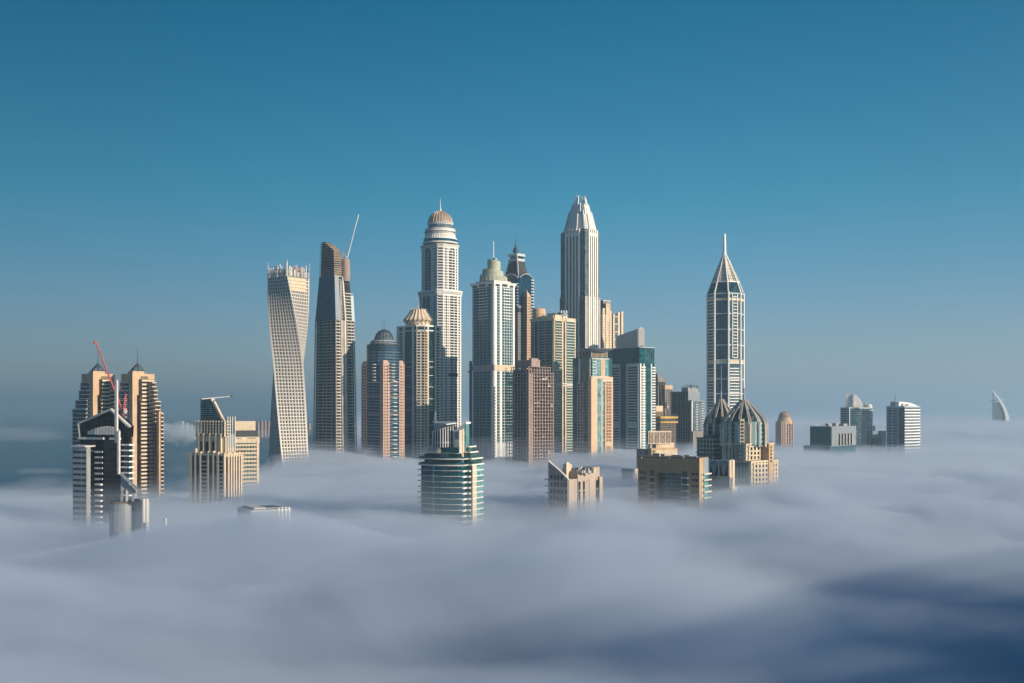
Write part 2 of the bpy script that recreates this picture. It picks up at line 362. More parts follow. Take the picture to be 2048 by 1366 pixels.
# ------------------------------------------------------------------ 1,2 twin tan towers
def tan_tower(dx, label):
    q = lambda p: p + dx
    t = T('tan_tower', label, 1020 - dx * .2, q(242), q(265), q(309), 40, group='pair of tan balconied towers')
    z = t.z
    t.prism('shaft', TAN, t.P, 0, z(747))
    t.prism('parapet', TAN, inset(t.poly(q(255), q(265), q(290)), .4), z(747), z(742))
    # dark glazed steps on the shaded side, each a little wider than the one above
    for xl, xc, top in ((240, 256, 764), (237, 255, 780), (230, 253, 800), (224, 251, 818)):
        m = t.poly(q(xl), q(xc), q(xc + 7), 4)
        st = t.prism('glazed_step', G_DARK, m, 0, z(top))
        t.slabs(m, frange(z(min(top + 120, 960)), z(top), 3.7)[::1], .9, .5, OFFW, 'balcony', st)
    # right-hand steps
    for k, (xr, top) in enumerate(((311, 764), (314, 780), (320, 802))):
        m = t.poly(q(300 + k * 2), q(305 + k * 3), q(xr), 5 - k)
        st = t.prism('glazed_step', G_BRZ, m, 0, z(top))
        t.slabs(m, frange(z(top + 40), z(top), 3.7), 1.0, .6, CREAM, 'balcony', st)
    lowp = t.poly(q(312), q(318), q(323), 1); t.prism('wing', TAN, lowp, 0, z(823))
    sidep = t.poly(q(318), q(322), q(326.5), 2); sp = t.prism('glazed_step', G_BRZ, sidep, 0, z(826))
    t.slabs(sidep, frange(ZB, z(826), 3.7), 1.1, .5, CREAM, 'balcony', sp)
    # balcony bay on the sunny face
    t.eb('window_slot', G_BLK, t.P, 1, q(274), q(277.2), 0, z(790), .15)
    bay = t.eb('balcony_bay', G_BRZ, t.P, 1, q(277.5), q(306), 0, z(758), 1.2)
    for k, zz in enumerate(frange(ZB, z(759), 3.68)):
        wide = 308 if zz < z(800) else 304
        t.eb('balcony', CREAM, t.P, 1, q(281 if zz > z(800) else 279.5), q(wide), zz - 1.7, zz, 2.6, .2)
    t.eb('wall_panel', BROWN, t.P, 1, q(304.2), q(308.5), 0, z(812), 1.6)
    t.eb('louvre', BROWN, t.P, 1, q(281), q(296), z(757.5), z(752), .2)
    # glass pyramid with mast
    px = q(275); dd = 16; base = ngon(*t.loc(px, dd), 8.6, 8, .39); ap = (*t.loc(px, dd), z(726, dd))
    py = MB().loft([[(x, y, z(747, dd)) for x, y in base], [(ap[0] + (x - ap[0]) * .45, ap[1] + (y - ap[1]) * .45, z(735, dd)) for x, y in base], [(ap[0] + (x - ap[0]) * .03, ap[1] + (y - ap[1]) * .03, ap[2]) for x, y in base]]).build('glass_pyramid', G_GREY, t.root)
    for x, y in base:
        MB().path([(x, y, z(747, dd)), (ap[0] + (x - ap[0]) * .46, ap[1] + (y - ap[1]) * .46, z(735, dd) + .1), ap], .35).build('rib', DARK, py)
    spire(t, px, 727, 693, .45, DARK, dd, 'mast')
    t.clutter(t.P, z(747), 3, OFFW, 5, 2.2)
    return t
tan_tower(0, 'tan balconied tower with tall mast, right one of the twin towers at far left')
tan_tower(-79, 'tan balconied tower behind the gabled dark building and red crane jib')

# red luffing crane between the twins
t = T('luffing_crane', 'red luffing crane with raised jib behind the gabled dark building', 960, 243, 246, 249, 45, 'crane'); z = t.z
c = MB(); x, y = t.loc(246, 0)
for sx in (-1, 1):
    for sy in (-1, 1): c.bar((x + sx * .9, y + sy * .9, 0), (x + sx * .9, y + sy * .9, z(822)), .3)
for k, zz in enumerate(frange(60, z(822), 3)): c.bar((x - .9, y - .9, zz), (x + .9, y + .9 * (-1) ** k, zz + 2.5), .2); c.bar((x + .9, y - .9, zz), (x - .9, y - .9, zz + 2.5), .2)
c.build('mast', RED, t.root)
MB().box(x - 2, x + 4, y - 1.5, y + 1.5, z(823), z(817)).build('machinery_deck', RED, t.root)
MB().box(x + 2.5, x + 5, y - 1.6, y + 1.6, z(826), z(820)).build('counterweight', GREY, t.root)
j = MB(); a0 = Vector(t.pt(241, 816)); a1 = Vector(t.pt(190.5, 684)); off = Vector((1.1, 0, .5)); of2 = Vector((0, 1.2, .9))
j.bar(a0, a1, .42); j.bar(a0 + off, a1 + off * .5, .42); j.bar(a0 + of2, a1 + of2 * .5, .42)
for k in range(26):
    p = a0.lerp(a1, k / 26); r_ = a0.lerp(a1, (k + 1) / 26); j.bar(p, r_ + off * .8, .24); j.bar(p + off * .8, r_ + of2 * .8, .24)
j.build('jib', RED, t.root); MB().bar(a1 + Vector((-1, 0, 0)), a1 + Vector((1, 0, -1)), 2.0).build('jib_head', RED, t.root)
t.bars('back_frame', RED, [((246, 818), (252, 788)), ((250, 818), (252, 788)), ((252, 788), (248, 800))], .5)
t.bars('stay', RED, [((252, 788), (212, 738))], .14)

# ------------------------------------------------------------------ 3 dark gabled building
t = T('gabled_tower', 'dark glass tower with white gabled roof frame and white fins, far left', 750, 146, 256, 263, 24); z = t.z
P = t.P
t.prism('dark_shaft', G_BLK, t.poly(160, 257, 261), 0, z(850))
t.plate('gable_glazing', G_BLK, P, 0, [(159, 876), (241, 876), (256, 874), (257, 852), (222, 820), (159, 849)], -.6, 5)
for px in (170, 181, 192, 203, 214, 225, 236, 247): t.eb('mullion', DARK, P, 0, px - .3, px + .3, z(878), z(849 - (px - 159) * .43 if px < 222 else 824 + (px - 222) * .8), -.35, .3)
for yy in (838, 848, 858, 868): t.eb('mullion', DARK, P, 0, max(160, 159 + (849 - yy) * 2.2), min(256, 222 + (yy - 822) * 1.2), z(yy + .5), z(yy), -.4, .3)
t.plate('roof_beam', OFFW, P, 0, [(156.5, 850), (222, 821), (222, 817), (155.5, 847)], 1.0, 1.5)
t.plate('roof_beam', OFFW, P, 0, [(222, 821), (258, 855), (260.5, 852.5), (222, 817)], 1.05, 1.5)
t.plate('eave_post', OFFW, P, 0, [(156.5, 850), (160, 877), (161.5, 877), (158.5, 849)], .8, 1)
for k in range(22):      # fan of louvres inside the gable
    px = 176 + k * 3; h = 16 * math.sin(math.pi * (.12 + .80 * k / 26)) + 1
    t.eb('louvre', WHITE, P, 0, px, px + 1.3, z(870), z(870 - h), .35, .3)
t.eb('cross_beam', OFFW, P, 0, 158, 208.5, z(880), z(875.5), 1.2); t.eb('cross_beam', OFFW, P, 0, 221, 242, z(880), z(875.5), 1.25)
wing = t.poly(145.5, 173, 181, -1)
wp = t.prism('panelled_wing', GREY, wing, 0, z(894))
zs = frange(ZB, z(899), 3.72)
t.eslabs(wing, 0, .04, .62, [q - 1.1 for q in zs], 1.5, .12, G_DARK, 'window_band', parent=wp)
t.eslabs(wing, 0, .68, .96, [q - 1.1 for q in zs], 1.5, .13, G_DARK, 'window_band', parent=wp)
t.eb('pergola', OFFW, wing, 0, 0, 1, z(894), z(891.5), 1.6, 8)
t.eslabs(P, 0, 171, 183, frange(ZB, z(897), 3.72), 1.1, 2.6, WHITE)
bc = t.eb('balcony_core', G_BLK, P, 0, 184, 208, 0, z(897), .8)
t.eslabs(P, 0, 195.5, 207.5, frange(ZB, z(903), 3.72), 1.2, 3.0, WHITE)
t.eslabs(P, 0, 158, 190, [z(891), z(902)], .7, 2.2, WHITE)
dg = t.eb('glazing', G_BLK, P, 0, 209, 243, 0, z(880), .9)
for px in frange(212, 241, 5): t.eb('mullion', DARK, P, 0, px - .2, px + .2, ZB, z(880), 1.1, .3, dg)
t.eslabs(P, 0, 209, 243, frange(ZB, z(884), 3.72), .3, 1.05, DARK, 'mullion', parent=dg)
rw = t.poly(246, 258, 264, -2); rwp = t.prism('balcony_wing', G_DTEAL, rw, 0, z(888))
t.slabs(rw, frange(ZB, z(888), 3.72), 1.0, 1.1, WHITE, 'balcony', rwp)
t.eb('fin', OFFW, P, 0, 238, 242.5, z(886), z(760), 4.2, -2.8); t.eb('fin', OFFW, P, 0, 244.4, 248, z(948), z(862), 4.9, -3.3)

# ------------------------------------------------------------------ 4 wedge-roofed small tower
t = T('wedge_roof_tower', 'small grey tower with drum and sloping wedge roof in front of gabled tower', 620, 228, 266, 302, 40); z = t.z
cx, cy_ = t.loc(246, 8); MB().lathe(cx, cy_, [(7.2, 0), (7.2, z(1004, 8)), (7.2, z(1004, 8))], 32).build('drum', BGREY, t.root)
for k in range(16):
    a = 2 * math.pi * k / 16; MB().bar((cx + 7.2 * math.cos(a), cy_ + 7.2 * math.sin(a), 40), (cx + 7.2 * math.cos(a), cy_ + 7.2 * math.sin(a), z(1007, 8)), .22).build('panel_joint', GREY, t.root)
for q in (1016, 1028, 1040): MB().lathe(cx, cy_, [(7.28, z(q, 8)), (7.28, z(q, 8) + .18)], 32).build('panel_joint', GREY, t.root)
MB().lathe(cx, cy_, [(7.6, z(1006, 8)), (7.6, z(1002, 8)), (7.3, z(1001.8, 8))], 32).build('drum_cap', BROWN, t.root)
bx = t.poly(262, 284, 300); t.prism('block', BGREY, bx, 0, z(1003)); t.prism('roof', BROWN, inset(bx, -.4), z(1003), z(1000.5))
for px in (285.5, 292): t.eb('pilaster', OFFW, bx, 1, px, px + 4.5, 0, z(998), .5)
fp = [t.loc(240.5, 0), t.loc(284, 0)]
def slab_between(name, m, pts, d0, d1):
    f = [t.pt(px, py, d0) for px, py in pts]; b = [t.pt(px, py, d1) for px, py in pts]
    return MB().loft([f, b]).build(name, m, t.root)
slab_between('sloping_roof', BGREY, [(240.5, 946), (243, 944), (284, 983), (284, 1001), (279.5, 1001), (279, 986), (241, 951)], -2, 8)
slab_between('gable_panel', GREY, [(241, 951), (272, 981), (272, 986), (242, 983)], 1, 2)
for px in (242, 252, 264): slab_between('post', OFFW if px == 252 else GREY, [(px, 984 if px != 252 else 978), (px + 5, 984), (px + 4, 1003), (px - 1, 1003)], 0, 3)
for px in (249, 262, 274): t.bars('roof_beam', OFFW, [((px, 951 + (px - 243) * .95, -2.1), (px, 951 + (px - 243) * .95, 8.1))], .35)
lowm = t.poly(286, 292, 299, -14); t.prism('low_annex', STEEL, lowm, 0, z(1041)); t.bars('flue', OFFW, [((331, 1052), (331, 1036))], 1.1, dd=5)

# ------------------------------------------------------------------ 5 cream stepped tower with green wedge
t = T('finned_cream_tower', 'cream stepped tower with vertical fins and green glass wedge on top', 865, 381, 452, 482, 27); z = t.z
P = t.P
lo = t.prism('lower_shaft', G_BRZ, P, 0, z(909))
up = t.poly(393, 451, 470, 4); t.prism('upper_shaft', CREAM, up, 0, z(874))
for px, top in ((382, 906), (391, 898), (401, 904), (416.5, 903), (427, 902), (436, 904), (448.5, 906)):
    t.eb('fin', CREAM, P, 0, px, px + 3.2, 0, z(top), 1.7)
for k, px in enumerate((454, 459.5, 464.5, 469.5, 475, 479.5)): t.eb('fin', CREAM, P, 1, px, px + 2.4, 0, z(905 + (k % 2) * 4), 1.3)
for a, b in ((402.5, 416), (434, 448)):
    t.eslabs(P, 0, a, b, frange(ZB, z(923), 3.15), 1.0, 1.5, CREAM); t.eb('shade_panel', G_SHADE, P, 0, a, b, 0, z(916), .2)
for a, b in ((385.5, 391), (419.8, 427)): t.eb('glazing', G_DTEAL, P, 0, a, b, 0, z(909), .25)
t.eb('cornice', CREAM, P, 0, .0, 1, z(912), z(907), .6); t.eb('cornice', CREAM, P, 1, .0, 1, z(914), z(907), .55)
for px in (398, 407.5, 420, 432, 442): t.eb('fin', CREAM, up, 0, px, px + 2.4, 0, z(867), 1.6)
for a, b in ((401, 406), (411, 419), (424, 431)): t.eb('dark_opening', G_SHADE, up, 0, a, b, 0, z(884), .2)
cage = t.prism('roof_storey', G_DTEAL, inset(up, 2.2), z(874), z(845))
for k, zz in enumerate(frange(z(874), z(844), 2.2)): t.eb('cage_rail', CREAM, up, 0, 0, 1, zz, zz + .5, .9, -.4, cage); t.eb('cage_rail', CREAM, up, 1, 0, .5, zz, zz + .5, .9, -.4, cage)
t.piers(up, 0, 0, 1, 11, z(874), z(842), .5, 1.2, CREAM, 'cage_post', cage)
for px in (453, 457.5, 462.5, 467.5): t.eb('fin', OFFW, up, 1, px, px + 1.3, z(905), z(833), 1.2)
t.eb('louvre', STEEL, up, 1, .3, .98, z(895), z(869), .5)
wd = t.poly(401, 448, 452, 8)
t.plate('glass_wedge', G_GRN, wd, 0, [(401, 846), (449, 846), (424.5, 797), (401, 797)], 0, 2.5)
for yy in frange(801, 845, 4): t.eb('mullion', OFFW, wd, 0, 401, min(449, 424 + (yy - 797) * .49), z(yy + .35), z(yy), .12, .2)
for px in (407, 413, 419, 425, 431): t.eb('mullion', DARK, wd, 0, px, px + .3, z(846), z(798 if px < 425 else 798 + (px - 424.5) * 2.05), .1, .2)
t.plate('wedge_beam', CREAM, wd, 0, [(447.5, 846), (451, 846), (426.5, 796), (422.5, 796)], 1.2, 1.0)
t2 = T('roof_boom', 'white horizontal roof boom on top of the green glass wedge', 873, 404, 424, 428, 27, 'crane')
t2.bars('boom', WHITE, [((404, 798), (464, 792.5))], .9, wd2=.6); t2.bars('boom_tip', DARK, [((461.5, 792.6), (464.5, 792.4))], 1.1); t2.bars('pedestal', WHITE, [((423.5, 802), (423.5, 796))], 1.2)

# ------------------------------------------------------------------ 6 cream block behind it
t = T('cream_block_tower', 'plain cream tower with dark roof band right behind the finned cream tower', 1015, 452, 468, 518, 66); z = t.z
P = t.P
t.prism('shaft', G_GRN, P, 0, z(880)); t.prism('attic', CREAM, inset(P, -.5), z(886), z(874))
t.prism('dark_storey', DARK, inset(t.poly(455, 470, 515, 1), 0), z(874), z(861)); t.prism('penthouse', CREAM, inset(t.poly(456, 469, 511, 1), 0), z(861), z(842.5))
t.eslabs(P, 1, 0, 1, frange(ZB, z(889), 3.6), 1.5, .5, CREAM, 'spandrel')
t.eb('pier', CREAM, P, 1, 513, 518, 0, z(880), .8); t.eb('pier', CREAM, P, 1, 468, 471, 0, z(880), .8)
t.piers(P, 1, 474, 510, 7, ZB, z(886), .45, .45, CREAM)
for px in (474, 477, 480, 496, 499, 502, 506, 509): t.eb('vent', BROWN, inset(P, -.5), 1, px, px + 1.8, z(878), z(875.5), .15)
t.eslabs(P, 1, 479, 488, frange(ZB, z(910), 3.6), 1.0, 1.6, CREAM)

# ------------------------------------------------------------------ 7 roof just breaking the fog
t = T('sunken_roof_tower', 'low grey rooftop barely showing above the fog at lower left', 655, 475, 503, 580, 60); z = t.z
t.prism('shaft', BGREY, t.P, 0, z(1024)); t.prism('parapet', STEEL, inset(t.P, -.4), z(1024), z(1021))
t.prism('roof_deck', DARK, inset(t.P, 1), z(1021), z(1020.6)); MB().box(*sorted((t.P[0][0] + 3, t.P[1][0] - 4)), 3, 10, z(1022), z(1017.5)).build('plant_room', OFFW, t.root)
for px in (556, 563, 570, 577): t.eb('post', WHITE, t.P, 1, px, px + 2.6, 0, z(1018), .6)
t.eb('rail', OFFW, t.P, 1, .05, .98, z(1018.4), z(1017.6), .2)

# ------------------------------------------------------------------ 8 twisted tower
D8 = 1275; t = T('twisted_tower', 'white twisted tower with square window grid and unfinished spiky top', D8, 560, 578, 600, 0); z = t.z
cx, cy_ = t.loc(577, 20); half = 29.5 * D8 / F
zt = z(563, 20); zlow = 36.0; nst = int(round((zt - zlow) / 3.98)); hs = (zt - zlow) / nst
def ang(zz):   # facade turns right going down
    py = HY + (CAMZ - zz) * F / (D8 + 20); return R(float(np.interp(py, [520, 560, 725, 930, 1100], [-46, -36, 10.5, 40.5, 64])))
sq = [(-half, -half), (half, -half), (half, half), (-half, half)]
st = MB(); st.prism(inset(sq, -.02), -.55, .55)
for i in range(4):
    for k in range(10):
        a = .045 + .91 * k / 9; st.eb(sq, i, a - .0145, a + .0145, .4, hs - .4, 0, .7)
    st.eb(sq, i, 0, .028, .4, hs - .4, .03, .9); st.eb(sq, i, .972, 1, .4, hs - .4, .03, .9)
TW = wall_mat('twisted_tower_cladding', (.61, .575, .53), .55, .1, .1)
me_st = st.mesh('storey', TW); me_gl = MB().prism(inset(sq, .75), -.55, hs - .2).mesh('glazing', glass_mat('twist_glazing', (.02, .022, .026), (.16, .14, .12), 3.5, 3.98, .35, .2))
half_st = MB()                     # mid-bay blinds, a lower-contrast second mullion in each bay
for i in range(4):
    for k in range(9):
        a = .045 + .91 * (k + .5) / 9; half_st.eb(sq, i, a + .008, a + .032, .4, hs - .4, -.3, .5)
me_h = half_st.mesh('shutter', wall_mat('window_shutter', (.27, .25, .23), .6))
for k in range(nst + 1):
    zz = zlow + k * hs; rz = ang(zz + hs / 2)
    o = link('storey', me_st, t.root, (cx, cy_, zz), rz); kind(link('shutter', me_h, o), 'stuff')
    g = link('glazing', me_gl, t.root, (cx, cy_, zz), rz)
rz = ang(zt + 4); top = link('open_top', None, t.root, (cx, cy_, zt + hs), rz)
rr = random.Random(4)
for i in range(4):
    A = Vector(sq[i]); B = Vector(sq[(i + 1) % 4])
    for k in range(21):
        p = A.lerp(B, k / 21); h = rr.uniform(5, 15) if k else 18
        MB().bar((p.x * .985, p.y * .985, 0), (p.x * .985, p.y * .985, h), rr.choice((.5, .7, 1.1))).build('formwork_post', rr.choice((CONC, OFFW, WHITE)), top)
    for h in (4.2, 8.6):
        MB().bar((A.x * .97, A.y * .97, h), (*(A.lerp(B, rr.uniform(.6, 1)) * .97), h), .5).build('guard_rail', CONC, top)
MB().box(-6, 4, -10, -2, 0, 9).build('core_wall', CONC, top); MB().box(6, 13, 2, 10, 0, 12).build('core_wall', PINKC, top)
for q in range(4):   # netting wrapped round one sunny face
    zz = zt - hs * (q + .2); n_o = link('netting', MB().eb(sq, 1, .05, .82, 0, hs * .86, .3, -.1).mesh('netting', NET), t.root, (cx, cy_, zz), ang(zz + hs / 2))
MB().prism(sq, 0, zlow - .6).build('base_shaft', TW, t.root, (cx, cy_, 0)).rotation_euler = (0, 0, ang(zlow))

# ------------------------------------------------------------------ 9 tapering tower under construction
t = T('unfinished_tapering_tower', 'tapering tower under construction with bare slabs, blue glass panel and slanted top', 1350, 626, 672, 715, 42); z = t.z
def tp(py):   # outline at a row
    y = [483, 550, 585, 640, 760, 930]
    return t.poly(float(np.interp(py, y, [641, 638.5, 636, 630, 627.5, 625.5])), float(np.interp(py, y, [667, 668.5, 669, 671, 672, 672])), float(np.interp(py, y, [696, 700, 706.5, 709.5, 713.5, 715.5])))
lowz = frange(ZB, z(640), 3.85)
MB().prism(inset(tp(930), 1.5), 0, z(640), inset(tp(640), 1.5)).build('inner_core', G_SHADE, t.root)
for k, zz in enumerate(lowz):
    py = HY + (CAMZ - zz) * F / 1350; p = tp(py)
    s_ = MB().prism(inset(p, -.25), zz - .35, zz).build('floor_slab', SAGE if k % 19 else DARK, t.root)
    t.eb('parapet', SAGE, p, 0, .03, .93, zz, zz + .95, -.1, .25, s_)
    t.eb('parapet', OFFW, p, 1, .05, .27, zz, zz + .95, -.1, .25, s_); t.eb('parapet', OFFW, p, 1, .62, .98, zz, zz + .95, -.1, .25, s_)
for f in (.02, .2, .42, .58, .8, .95):
    p0, p1 = tp(930), tp(640)
    for i in (0, 1):
        a0 = Vector(p0[i]).lerp(Vector(p0[i + 1]), f); a1 = Vector(p1[i]).lerp(Vector(p1[i + 1]), f)
        MB().bar((*(a0 + Vector((-.4, .4))), z(930)), (*(a1 + Vector((-.4, .4))), z(640)), .9).build('column', CONC, t.root)
p0, p1 = tp(930), tp(640)
def strip(name, m, i, f0, f1, py0, py1, out, pa, pb):
    A = [Vector(pa[i]).lerp(Vector(pa[i + 1]), f) for f in (f0, f1)]; B = [Vector(pb[i]).lerp(Vector(pb[i + 1]), f) for f in (f0, f1)]
    d = A[1] - A[0]; n = Vector((d.y, -d.x)).normalized()
    MB().loft([[(*(A[0] + n * out), z(py0)), (*(A[1] + n * out), z(py0)), (*(A[1] - n * .6), z(py0)), (*(A[0] - n * .6), z(py0))],
               [(*(B[0] + n * out), z(py1)), (*(B[1] + n * out), z(py1)), (*(B[1] - n * .6), z(py1)), (*(B[0] - n * .6), z(py1))]]).build(name, m, t.root)
strip('corner_column', DARK, 0, .93, .995, 930, 640, .5, p0, p1)
strip('hoist_strip', CONC, 1, .28, .40, 930, 640, .7, p0, p1); strip('hoist_strip', OFFW, 1, .44, .52, 930, 640, .9, p0, p1)
for f in (.30, .36): strip('hoist_rail', OFFW, 1, f, f + .02, 930, 560, 1.6, p0, tp(560))
q0, q1 = tp(640), tp(550)
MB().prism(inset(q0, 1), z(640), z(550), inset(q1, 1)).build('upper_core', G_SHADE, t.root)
strip('glass_panel', G_BLUE, 0, .02, .98, 639.5, 551, .4, q0, q1)
strip('cladding_panel', BGREY, 1, .0, .26, 639.5, 551, .6, q0, q1); strip('cladding_panel', PALEB, 1, .84, .99, 640, 588, .5, q0, tp(588))
for zz in frange(z(640), z(585), 3.85):
    py = HY + (CAMZ - zz) * F / 1350; p = tp(py); t.eb('balcony', SAGE, p, 1, .55, .97, zz - .3, zz + 1.0, .3, .4)
for zz in frange(z(640), z(552), 3.85):
    py = HY + (CAMZ - zz) * F / 1350; p = tp(py); t.eb('floor_slab', CONC, p, 1, .28, .56, zz - .4, zz + .5, .5, .5)
strip('hoist_strip', OFFW, 1, .47, .54, 640, 552, 1.1, q0, q1)
for zz in frange(z(550), z(484), 2.75):    # bare concrete floors stepping down towards the right
    py = HY + (CAMZ - zz) * F / 1350; p = tp(py); f = float(np.interp(py, [483, 492, 500, 515, 526], [.04, .35, .62, .85, 1.0])); g = float(np.interp(py, [483, 500, 505, 524, 530], [.05, .06, .45, .5, 1.0]))
    A, B, C, E = [Vector(v) for v in p]
    if f < 1 or g < 1:
        if py < 500: B2 = A.lerp(B, .35 + .65 * (py - 483) / 17); poly = [tuple(A), tuple(B2), tuple(B2 + (C - B) * .5), tuple(A + (C - B) * .5)]
        else: poly = [tuple(A), tuple(B), tuple(B.lerp(C, .35 + .6 * (py - 500) / 30)), tuple(A + (C - B) * (.35 + .6 * (py - 500) / 30))]
    else: poly = p
    fs = MB().prism(inset(poly, -.35), zz - .75, zz).build('floor_slab', PINKC if py < 530 else CONC, t.root)
    MB().prism(inset(poly, 1.3), zz, zz + 2.0).build('storey_wall', BROWN if int(zz) % 3 else DARK, fs)
MB().lathe(*t.loc(691, 14), [(5.5, z(560)), (5.5, z(517)), (4.2, z(515))], 16).build('corner_turret', PINKC, t.root)
for yq in range(520, 560, 4): MB().lathe(*t.loc(691, 14), [(6.0, z(yq + 1.2)), (6.0, z(yq))], 16).build('floor_slab', CONC, t.root)
for px, py in ((645, 482), (653, 486), (662, 491), (672, 499), (682, 506)): t.bars('rebar', DARK, [((px, py + 8), (px, py))], .5, dd=12)
t = T('white_tower_crane', 'white crane with long raised jib on the slanted unfinished tower', 1362, 689, 692, 695, 42, 'crane')
a0 = Vector(t.pt(693, 516)); a1 = Vector(t.pt(716, 430)); j = MB(); o1 = Vector((1.2, .3, 0)); o2 = Vector((.5, 1.2, .2))
for o_ in (Vector((0, 0, 0)), o1, o2): j.bar(a0 + o_, a1 + o_ * .4, .4)
for k in range(24):
    p = a0.lerp(a1, k / 24); q = a0.lerp(a1, (k + 1) / 24); j.bar(p, q + o1 * .8, .28); j.bar(p + o1 * .8, q + o2 * .8, .28)
j.build('jib', WHITE, t.root); t.bars('mast', GREY, [((691, 560), (691, 512))], 1.6); t.bars('back_frame', GREY, [((692, 513), (685, 499)), ((688, 513), (685, 499))], .45); t.bars('counter_jib', GREY, [((692, 513), (682, 509))], 1.4)
t.bars('jib_head', OFFW, [((715.4, 433), (716.4, 429))], 1.5)

# ------------------------------------------------------------------ 10 pink domed tower
t = T('pink_domed_tower', 'pink stone tower with blue glass core and dark dome, left of the pleated cap tower', 1330, 752, 766, 782, 45); z = t.z
c = t.loc(767, 22); s10 = 1352 / F
core = ngon(*c, 33 * s10, 16, .196); t.prism('glass_core', G_BLUE, core, 0, z(690, 22))
t.slabs(core, frange(ZB, z(705, 22), 3.7), .45, .25, BGREY); t.slabs(core, [z(700, 22), z(694, 22), z(690, 22)], .8, .5, DARK, 'roof_band')
mid = ngon(c[0] - 1, c[1], 26 * s10, 16, .196); t.prism('upper_drum', G_BLUE, mid, z(690, 22), z(684, 22)); t.prism('roof_ring', GREY, inset(mid, -.6), z(688, 22), z(681, 22), inset(mid, 2))
ribbed_dome(t, 768, 22, 683, 659.5, 19, 18, G_GREY, DARK, .45)
for px in (765.5, 768.8): spire(t, px, 661, 643, .3, DARK, 22, 'antenna')
for xl, xc, xr, dd, tops in ((752, 766.5, 783, -3, (720, 755)), (722.5, 734, 741, 16, (722, 757)), (788, 795, 809, 16, (721, 757))):
    w2 = t.poly(xl, xc, xr, dd)
    win = t.prism('wing', G_SHADE, inset(w2, .35), 0, z(tops[0] + 6, dd))
    zs = frange(ZB, z(tops[0] + 8, dd), 3.7)
    for i, n in ((0, 4 if xc - xl > 12 else 3), (1, 4 if xr - xc > 10 else 2)): t.grid(w2, i, 0, 1, n, zs, 1.6, 1.8, .05, PINK, parent=win)
    t.prism('wing_cap', PINK, w2, z(tops[0] + 8, dd), z(tops[0], dd), inset(w2, 1.6))
for zz in [z(q, 10) for q in (765, 792, 828, 872, 903)]: t.slabs(inset(core, -.6), [zz], .5, .7, PINK, 'band_course')
for k, zz in enumerate(frange(z(930), z(762), 5.2)):
    t.slabs(ngon(*t.loc(788, 8), 3.6, 8), [zz], .9, .3, WHITE, 'balcony')
for zz in frange(z(760), z(728), 3.7): t.slabs(ngon(*t.loc(784.5, 4), 3.0, 8), [zz], .8, .3, OFFW, 'balcony'); t.slabs(ngon(*t.loc(748.5, 4), 2.6, 8), [zz], .8, .3, OFFW, 'balcony')
t.eb('sign_panel', PINK, core, 10, .1, .9, z(703, 0), z(697, 0), .6); 
for yy in (706, 711, 716): t.eb('sun_shade', OFFW, core, 10, .1, .9, z(yy + 2), z(yy), 1.0)

# ------------------------------------------------------------------ 11 pleated cap tower
t = T('pleated_cap_tower', 'white framed tower with dark glass strips and cream pleated cone cap', 1380, 787, 841, 890, 45); z = t.z
P = chamfer(t.P, 7.6, (0, 1, 2)); # edges: 1 = left face, 2 = chamfer, 3 = right face
t.prism('glass_shaft', G_DTEAL, P, 0, z(650))
zs = frange(ZB, z(662), 3.55)
lf, fc, rf = 1, 2, 3
t.slabs(P, [z(649)], 2.0, .9, WHITE, 'roof_band')
for i in (lf, fc, rf): t.eb('attic_beam', WHITE, P, i, 0, 1, z(661), z(659), .8)
for i, a, b in ((lf, 0, .12), (lf, .30, .40), (lf, .78, .88), (rf, .12, .22), (rf, .60, .72), (rf, .90, 1.0)): t.eb('pier', WHITE if i == lf else CREAM, P, i, a, b, 0, z(650), .75)
for a, b in ((0, .08), (.42, .58), (.92, 1.0)): t.eb('pier', CREAM, P, fc, a, b, 0, z(662 if a == .42 else 650), .8)
for i, a, b in ((lf, .1, .3), (rf, .70, .92)): t.eslabs(P, i, a, b, zs, 1.0, 1.6, WHITE)
t.eslabs(P, lf, .88, 1.0, zs, .8, .9, OFFW); t.eslabs(P, fc, .02, .48, zs, .9, 1.3, WHITE); t.eslabs(P, fc, .52, .98, zs, 1.0, 1.35, CREAM); t.eslabs(P, rf, 0, .18, zs, 1.2, 1.2, CREAM)
t.eslabs(P, lf, .4, .78, [z(q) for q in (722, 733, 750, 773, 797, 820, 850, 880)], .5, .35, WHITE, 'spandrel'); t.eslabs(P, rf, .22, .6, [z(q) for q in (722, 733, 750, 773, 797, 820, 850, 880)], .5, .35, WHITE, 'spandrel')
t.eslabs(P, 0, 0, 1, zs, 1.0, 1.8, OFFW); t.eslabs(P, 4, 0, 1, zs, 1.0, 1.8, WHITE)
c = t.loc(838, 24); sc_ = 1404 / F; n = 44
def star(r, k): return [((c[0] + (r + (k if j % 2 else 0)) * math.cos(2 * math.pi * j / n)), (c[1] + (r + (k if j % 2 else 0)) * math.sin(2 * math.pi * j / n))) for j in range(n)]
cap = MB(); rings = [(25 * sc_, .2, 651), (25 * sc_, .2, 645), (30.5 * sc_, .9, 641.5), (23.5 * sc_, 1.4, 633.5), (18 * sc_, 1.5, 626), (15.5 * sc_, 1.2, 619.5)]
cap.loft([[(*p, z(py, 24)) for p in star(r, k)] for r, k, py in rings]).build('pleated_cap', CREAM, t.root)
for j in range(22):
    a = 2 * math.pi * (j + .5) / 22; MB().path([(c[0] + r * math.cos(a), c[1] + r * math.sin(a), z(py, 24)) for r, py in ((25.5 * sc_, 650), (32 * sc_, 641), (24.5 * sc_, 633), (19 * sc_, 625.5), (16.5 * sc_, 618.5))], .7).build('cap_rib', CREAM, t.root)
spire(t, 837.5, 622, 594, .8, CREAM, 24)

